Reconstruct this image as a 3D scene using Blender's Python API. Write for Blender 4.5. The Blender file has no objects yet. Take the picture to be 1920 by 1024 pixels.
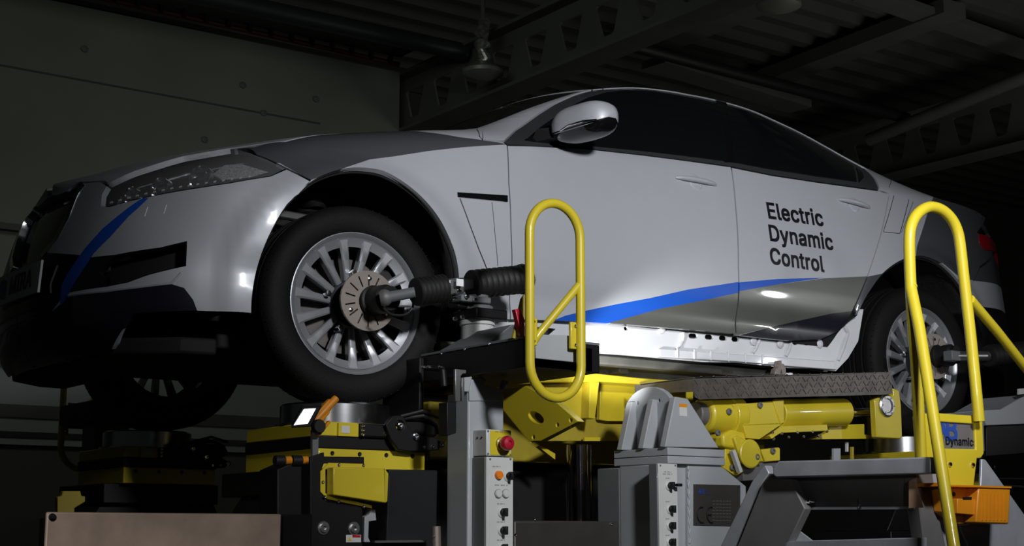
import bpy, math, random, json
import numpy as np
from mathutils import Vector, Matrix
from mathutils.geometry import delaunay_2d_cdt
random.seed(4)
SC = bpy.context.scene
COL = SC.collection

# ---------------------------------------------------------------- camera
CAM = np.array([-2.5033, -5.267, .9119]); YAW = .62272; PITCH = .17301; FPX = 2815.55
_F = np.array([math.sin(YAW)*math.cos(PITCH), math.cos(YAW)*math.cos(PITCH), math.sin(PITCH)])
_R = np.array([math.cos(YAW), -math.sin(YAW), 0.0]); _U = np.cross(_R, _F)
cd = bpy.data.cameras.new('camera'); cam = bpy.data.objects.new('camera', cd); COL.objects.link(cam)
cam.location = CAM; cam.rotation_euler = (math.pi/2+PITCH, 0, -YAW)
cd.sensor_width = 36; cd.lens = 36*FPX/1920; cd.clip_start = .05; cd.clip_end = 100
SC.camera = cam
# ---------------------------------------------------------------- world, view
W = bpy.data.worlds.new('world'); SC.world = W; W.use_nodes = True
W.node_tree.nodes['Background'].inputs[0].default_value = (.55, .62, .6, 1)
W.node_tree.nodes['Background'].inputs[1].default_value = .012
SC.view_settings.view_transform = 'Standard'; SC.view_settings.look = 'None'
SC.view_settings.exposure = 0; SC.view_settings.gamma = 1; SC.view_settings.use_curve_mapping = False
# ---------------------------------------------------------------- lights
def aim(o, loc, tgt):
    o.location = loc
    o.rotation_euler = (Vector(tgt)-Vector(loc)).to_track_quat('-Z', 'Y').to_euler()
def spot(loc, tgt, watts, deg, blend=.6, rad=.06, col=(1, 1, 1), name='spot'):
    l = bpy.data.lights.new(name, 'SPOT'); l.energy = watts; l.spot_size = math.radians(deg); l.spot_blend = blend
    l.shadow_soft_size = rad; l.color = col
    o = bpy.data.objects.new(name, l); COL.objects.link(o); aim(o, loc, tgt); return o
def area(loc, tgt, watts, sx, sy, col=(1, 1, 1), name='area', spread=180):
    l = bpy.data.lights.new(name, 'AREA'); l.energy = watts; l.shape = 'RECTANGLE'; l.size = sx; l.size_y = sy; l.color = col
    l.spread = math.radians(spread)
    o = bpy.data.objects.new(name, l); COL.objects.link(o); aim(o, loc, tgt); return o
spot((-.6, -5.4, 2.9), (1.25, -.9, 1.7), 640, 56, 1.0, .2, (.97, .98, 1), 'key_lamp')
spot((6.0, -4.9, 2.2), (2.3, -.9, 1.8), 70, 20, .8, .08, (.97, .98, 1), 'side_lamp')
spot((.66, -1.22, 1.30), (1.16, -.88, 1.60), 46, 40, .7, .03, (1, 1, 1), 'sill_lamp')
spot((-1.4, -5.3, 1.3), (2.05, -.93, 1.85), 150, 24, 1.0, .08, (.97, .98, 1), 'low_rear_lamp')
area((0, 1.5, 4.6), (2.5, 6, 3.2), 20, 2.5, 1, (.93, 1, .86), 'hall_glow')
area((8, 0.5, 2.6), (8.5, 3, 6), 36, 3, 3, (.98, 1, .9), 'roof_fill')  # upward fill with no visible source, added to brighten the roof deck
spot((-3.4, -4.6, 1.9), (-1.0, -1.75, .60), 240, 25, 1.0, .35, (1, .93, .85), 'cabinet_fill')  # unseen fill added to light the steel cabinet at lower left

# ---------------------------------------------------------------- pixel -> point helpers (rays of the camera above)
def ray(u, v): return _F+_R*(u-960)/FPX-_U*(v-512)/FPX
def un(u, v, ax, val):
    d = ray(u, v); return CAM+d*(val-CAM[ax])/d[ax]
def PY(u, v, y): return un(u, v, 1, y)
def PX(u, v, x): return un(u, v, 0, x)
def PZ(u, v, z): return un(u, v, 2, z)
def PP(u, v, p0, yaw):                      # on the vertical plane through p0 whose width runs along yaw
    n = np.array([math.sin(yaw), -math.cos(yaw), 0]); d = ray(u, v)
    return CAM+d*((np.array(p0)-CAM)@n)/(d@n)
def proj(P):
    d = np.asarray(P)-CAM; z = d@_F
    return np.stack([960+FPX*(d@_R)/z, 512-FPX*(d@_U)/z], -1)

# ---------------------------------------------------------------- materials
def lin(c): return tuple((x/12.92 if x <= .04045 else ((x+.055)/1.055)**2.4) for x in c)
def mat(name, col, rough=.5, metal=0., coat=0., var=.06, scale=14., bump=0., bscale=60., emit=None, trans=0., spec=None, srgb=False, stretch=None):
    m = bpy.data.materials.new(name); m.use_nodes = True; nt = m.node_tree; b = nt.nodes['Principled BSDF']
    if srgb: col = lin(col)
    b.inputs['Roughness'].default_value = rough; b.inputs['Metallic'].default_value = metal
    b.inputs['Coat Weight'].default_value = coat; b.inputs['Coat Roughness'].default_value = .04
    b.inputs['Transmission Weight'].default_value = trans
    if spec is not None: b.inputs['Specular IOR Level'].default_value = spec
    if emit: b.inputs['Emission Color'].default_value = (*emit[:3], 1); b.inputs['Emission Strength'].default_value = emit[3]
    tc = nt.nodes.new('ShaderNodeTexCoord'); n = nt.nodes.new('ShaderNodeTexNoise'); n.inputs['Scale'].default_value = scale
    n.inputs['Detail'].default_value = 5
    mp = nt.nodes.new('ShaderNodeMapping'); nt.links.new(tc.outputs['Object'], mp.inputs[0]); nt.links.new(mp.outputs[0], n.inputs['Vector'])
    if stretch: mp.inputs['Scale'].default_value = stretch
    cr = nt.nodes.new('ShaderNodeValToRGB'); nt.links.new(n.outputs[0], cr.inputs[0])
    cr.color_ramp.elements[0].position = .3; cr.color_ramp.elements[1].position = .7
    cr.color_ramp.elements[0].color = (*[max(0, x*(1-var)) for x in col], 1)
    cr.color_ramp.elements[1].color = (*[min(1, x*(1+var)) for x in col], 1)
    nt.links.new(cr.outputs[0], b.inputs['Base Color'])
    if bump:
        n2 = nt.nodes.new('ShaderNodeTexNoise'); n2.inputs['Scale'].default_value = bscale; nt.links.new(mp.outputs[0], n2.inputs['Vector'])
        bp = nt.nodes.new('ShaderNodeBump'); bp.inputs['Strength'].default_value = bump; bp.inputs['Distance'].default_value = .004
        nt.links.new(n2.outputs[0], bp.inputs['Height']); nt.links.new(bp.outputs[0], b.inputs['Normal'])
    return m
M = dict(
    paint=mat('silver_white_paint', (.52, .54, .58), .45, .15, .6, .01),
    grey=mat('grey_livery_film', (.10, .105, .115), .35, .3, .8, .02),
    beige=mat('greenish_grey_livery_film', (.145, .15, .135), .32, .3, .8, .02),
    navy=mat('black_livery_film', (.012, .012, .02), .3, 0, .8, .02),
    blue=mat('blue_livery_film', (.012, .10, .56), .4, 0, .6, .02),
    bodyw=mat('bare_body_white', (.74, .76, .79), .4, .1, .3, .02),
    blackp=mat('black_plastic', (.009, .009, .010), .5, 0, 0, .1),
    blackg=mat('gloss_black', (.006, .006, .007), .12, 0, .5, .05),
    void=mat('near_black_void', (.006, .006, .006), .8, 0, 0, .1),
    trimg=mat('window_trim_grey', (.06, .062, .065), .35, .3, .2, .05),
    chrome=mat('chrome', (.75, .76, .78), .12, 1, 0, .03),
    alloy=mat('alloy_wheel_silver', (.42, .43, .46), .38, .6, .3, .03),
    alloyd=mat('alloy_wheel_recess', (.07, .072, .08), .4, .7, 0, .06),
    rubber=mat('tyre_rubber', (.006, .006, .006), .7, 0, 0, .12, 20, .3, 200, spec=.25),
    glass=mat('dark_tinted_glass', (.006, .007, .008), .06, 0, 0, .02, spec=.5),
    lens=mat('lamp_lens', (.9, .9, .92), .04, 0, 0, .0, trans=1),
    red=mat('red_lens', (.35, .01, .02), .2, 0, .5, .05),
    arch=mat('wheel_arch_lining', (.018, .017, .017), .8, 0, 0, .3, 30, .5, 90),
    under=mat('underbody_cover', (.22, .22, .20), .6, .1, 0, .25, 9, .3, 20),
    decal=mat('black_lettering', (.01, .01, .014), .4, 0, .3, .02),
    plate=mat('number_plate_white', (.82, .84, .86), .4, 0, .2, .02),
    lblue=mat('pale_blue_print', (.025, .07, .34), .4, 0, .2, .05),
)

M['paint'].node_tree.nodes['Principled BSDF'].inputs['Coat Weight'].default_value = .35
M['paint'].node_tree.nodes['Principled BSDF'].inputs['Coat Roughness'].default_value = .14

# ---------------------------------------------------------------- mesh building
def finish(me, name, mats, parent, smooth=35):
    if not isinstance(mats, (list, tuple)): mats = [mats]
    for m in mats: me.materials.append(m)
    o = bpy.data.objects.new(name, me); COL.objects.link(o)
    if smooth:
        me.shade_smooth(); me.set_sharp_from_angle(angle=math.radians(smooth))
    if parent is not None:
        base = o_base(parent)
        me.transform(Matrix.Translation(-base)); o.parent = parent
    else:
        co = np.empty(len(me.vertices)*3); me.vertices.foreach_get('co', co); co = co.reshape(-1, 3)
        if len(co):
            c = Vector((float((co[:, 0].min()+co[:, 0].max())/2), float((co[:, 1].min()+co[:, 1].max())/2), float(co[:, 2].min())))
            me.transform(Matrix.Translation(-c)); o.location = c
    return o
def o_base(o):
    b = Vector((0, 0, 0))
    while o is not None: b = b+o.location; o = o.parent
    return b
def frame(a):
    a = Vector(a).normalized(); h = Vector((0, 0, 1)) if abs(a.z) < .9 else Vector((1, 0, 0))
    u = a.cross(h).normalized(); return a, u, a.cross(u)
def spline(pts, n=8, closed=False):
    P = [np.array(p, float) for p in pts]; out = []; N = len(P)
    rng = range(N) if closed else range(N-1)
    for i in rng:
        g = (lambda k: P[k % N]) if closed else (lambda k: P[min(max(k, 0), N-1)])
        p0, p1, p2, p3 = g(i-1), g(i), g(i+1), g(i+2)
        for k in range(n):
            t = k/n
            out.append(.5*((2*p1)+(-p0+p2)*t+(2*p0-5*p1+4*p2-p3)*t*t+(-p0+3*p1-3*p2+p3)*t**3))
    if not closed: out.append(P[-1])
    return out
def rounded(pts, r, n=6):                    # polyline with its corners rounded
    P = [Vector(p) for p in pts]; out = [P[0]]
    for i in range(1, len(P)-1):
        a = (P[i-1]-P[i]); b = (P[i+1]-P[i]); k = min(r, a.length*.48, b.length*.48)
        s = P[i]+a.normalized()*k; e = P[i]+b.normalized()*k
        for j in range(n+1):
            t = j/n; out.append(s*(1-t)**2+P[i]*2*t*(1-t)+e*t*t)
    return out+[P[-1]]
class MB:
    def __init__(s): s.v = []; s.f = []; s.m = []; s.mi = 0
    def add(s, vs, fs, mi=None):
        b = len(s.v); s.v += [tuple(map(float, p)) for p in vs]; s.f += [tuple(b+i for i in f) for f in fs]
        s.m += [s.mi if mi is None else mi]*len(fs); return s
    def box(s, x0, x1, y0, y1, z0, z1, mi=None):
        vs = [(x, y, z) for x in (x0, x1) for y in (y0, y1) for z in (z0, z1)]
        return s.add(vs, [(0, 1, 3, 2), (4, 6, 7, 5), (0, 4, 5, 1), (2, 3, 7, 6), (0, 2, 6, 4), (1, 5, 7, 3)], mi)
    def obox(s, c, ax, sz, mi=None):          # centre, three axis vectors, sizes
        c = Vector(c); A = [Vector(a).normalized()*(d/2) for a, d in zip(ax, sz)]
        vs = [c+A[0]*i+A[1]*j+A[2]*k for i in (-1, 1) for j in (-1, 1) for k in (-1, 1)]
        return s.add(vs, [(0, 1, 3, 2), (4, 6, 7, 5), (0, 4, 5, 1), (2, 3, 7, 6), (0, 2, 6, 4), (1, 5, 7, 3)], mi)
    def rings(s, rs, close=False, cap=True, mi=None):
        n = len(rs[0]); vs = [p for r in rs for p in r]; fs = []; R = len(rs)
        for i in range(R if close else R-1):
            for j in range(n):
                a = i*n+j; b = i*n+(j+1) % n; c = ((i+1) % R)*n+(j+1) % n; d = ((i+1) % R)*n+j
                fs.append((a, b, c, d))
        if cap and not close: fs.append(tuple(range(n))[::-1]); fs.append(tuple((R-1)*n+j for j in range(n)))
        return s.add(vs, fs, mi)
    def tube(s, path, r, seg=14, closed=False, mi=None, cap=True):
        P = [Vector(p) for p in path]; N = len(P); rs = []
        t0 = (P[1]-P[0]).normalized(); _, u, _ = frame(t0)
        for i in range(N):
            a = P[(i-1) % N] if (closed or i > 0) else P[i]; b = P[(i+1) % N] if (closed or i < N-1) else P[i]
            t = (b-a).normalized(); u = (u-t*u.dot(t)).normalized(); w = t.cross(u)
            rr = r[i] if isinstance(r, (list, tuple)) else r
            rs.append([P[i]+(u*math.cos(2*math.pi*k/seg)+w*math.sin(2*math.pi*k/seg))*rr for k in range(seg)])
        return s.rings(rs, closed, cap, mi)
    def lathe(s, prof, c, axis, seg=32, mi=None, cap=True, close=False):   # prof: (r, h) along axis
        a, u, w = frame(axis); c = Vector(c)
        rs = [[c+a*h+(u*math.cos(2*math.pi*k/seg)+w*math.sin(2*math.pi*k/seg))*max(r, 1e-5) for k in range(seg)] for r, h in prof]
        return s.rings(rs, close, cap, mi)
    def cyl(s, p0, p1, r, r2=None, seg=24, mi=None):
        p0 = Vector(p0); d = Vector(p1)-p0
        return s.lathe([(r, 0), (r if r2 is None else r2, d.length)], p0, d, seg, mi)
    def prism(s, poly, vec, mi=None):
        P = [Vector(p) for p in poly]; V = Vector(vec)
        return s.rings([P, [p+V for p in P]], False, True, mi)
    def plate(s, o2, holes, fn, vec, mi=None):      # 2-D outline with holes -> 3-D plate of thickness vec
        loops = [o2]+list(holes); pts = []; ed = []
        for L in loops:
            b = len(pts); pts += [Vector((p[0], p[1])) for p in L]; ed += [(b+i, b+(i+1) % len(L)) for i in range(len(L))]
        V, E, T, *_ = delaunay_2d_cdt(pts, ed, [], 0, 1e-6)
        tri = [t for t in T if pip([(sum(V[i].x for i in t)/3, sum(V[i].y for i in t)/3)], o2)[0] and
               not any(pip([(sum(V[i].x for i in t)/3, sum(V[i].y for i in t)/3)], h)[0] for h in holes)]
        A = [Vector(fn(p.x, p.y)) for p in V]; n = len(A); vec = Vector(vec)
        fs = list(tri)+[tuple(i+n for i in t)[::-1] for t in tri]
        cnt = {}
        for t in tri:
            for k in range(3):
                e = (t[k], t[(k+1) % 3]); cnt[e] = 1
        for (a, b) in cnt:
            if (b, a) not in cnt: fs.append((b, a, a+n, b+n))
        return s.add(A+[p+vec for p in A], fs, mi)
    def build(s, name, mats, parent=None, bevel=0, smooth=35, seg=2):
        import bmesh
        me = bpy.data.meshes.new(name); me.from_pydata(s.v, [], s.f)
        me.polygons.foreach_set('material_index', s.m)
        bm = bmesh.new(); bm.from_mesh(me); bmesh.ops.recalc_face_normals(bm, faces=bm.faces); bm.to_mesh(me); bm.free()
        o = finish(me, name, mats, parent, smooth)
        if bevel:
            b = o.modifiers.new('bevel', 'BEVEL'); b.width = bevel; b.segments = seg; b.limit_method = 'ANGLE'; b.angle_limit = math.radians(40)
        return o
def pip(P, poly):
    P = np.asarray(P, float); poly = np.asarray(poly, float); x, y = P[:, 0], P[:, 1]; ins = np.zeros(len(P), bool)
    for i in range(len(poly)):
        (x1, y1), (x2, y2) = poly[i], poly[i-1]
        if y1 == y2: continue
        c = ((y1 > y) != (y2 > y)) & (x < (x2-x1)*(y-y1)/(y2-y1)+x1); ins ^= c
    return ins
def tag(o, label, cat, group=None, kind=None):
    o['label'] = label
    o['category'] = cat
    if group: o['group'] = group
    if kind: o['kind'] = kind
    return o
def empty(name, loc, label, cat, group=None):
    o = bpy.data.objects.new(name, None); COL.objects.link(o); o.location = loc; o.empty_display_size = .1
    return tag(o, label, cat, group)
def struct(o): o['kind'] = 'structure'; return o
def copy_tree(o, parent=None):
    c = o.copy(); COL.objects.link(c); c.parent = parent
    for ch in list(o.children): copy_tree(ch, c)
    return c
def bolt(mb, p, ax, r=.008, h=.006, mi=None): mb.lathe([(r, 0), (r, h*.7), (r*.8, h), (r*.45, h), (r*.4, h*.4)], p, ax, 12, mi)

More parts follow.
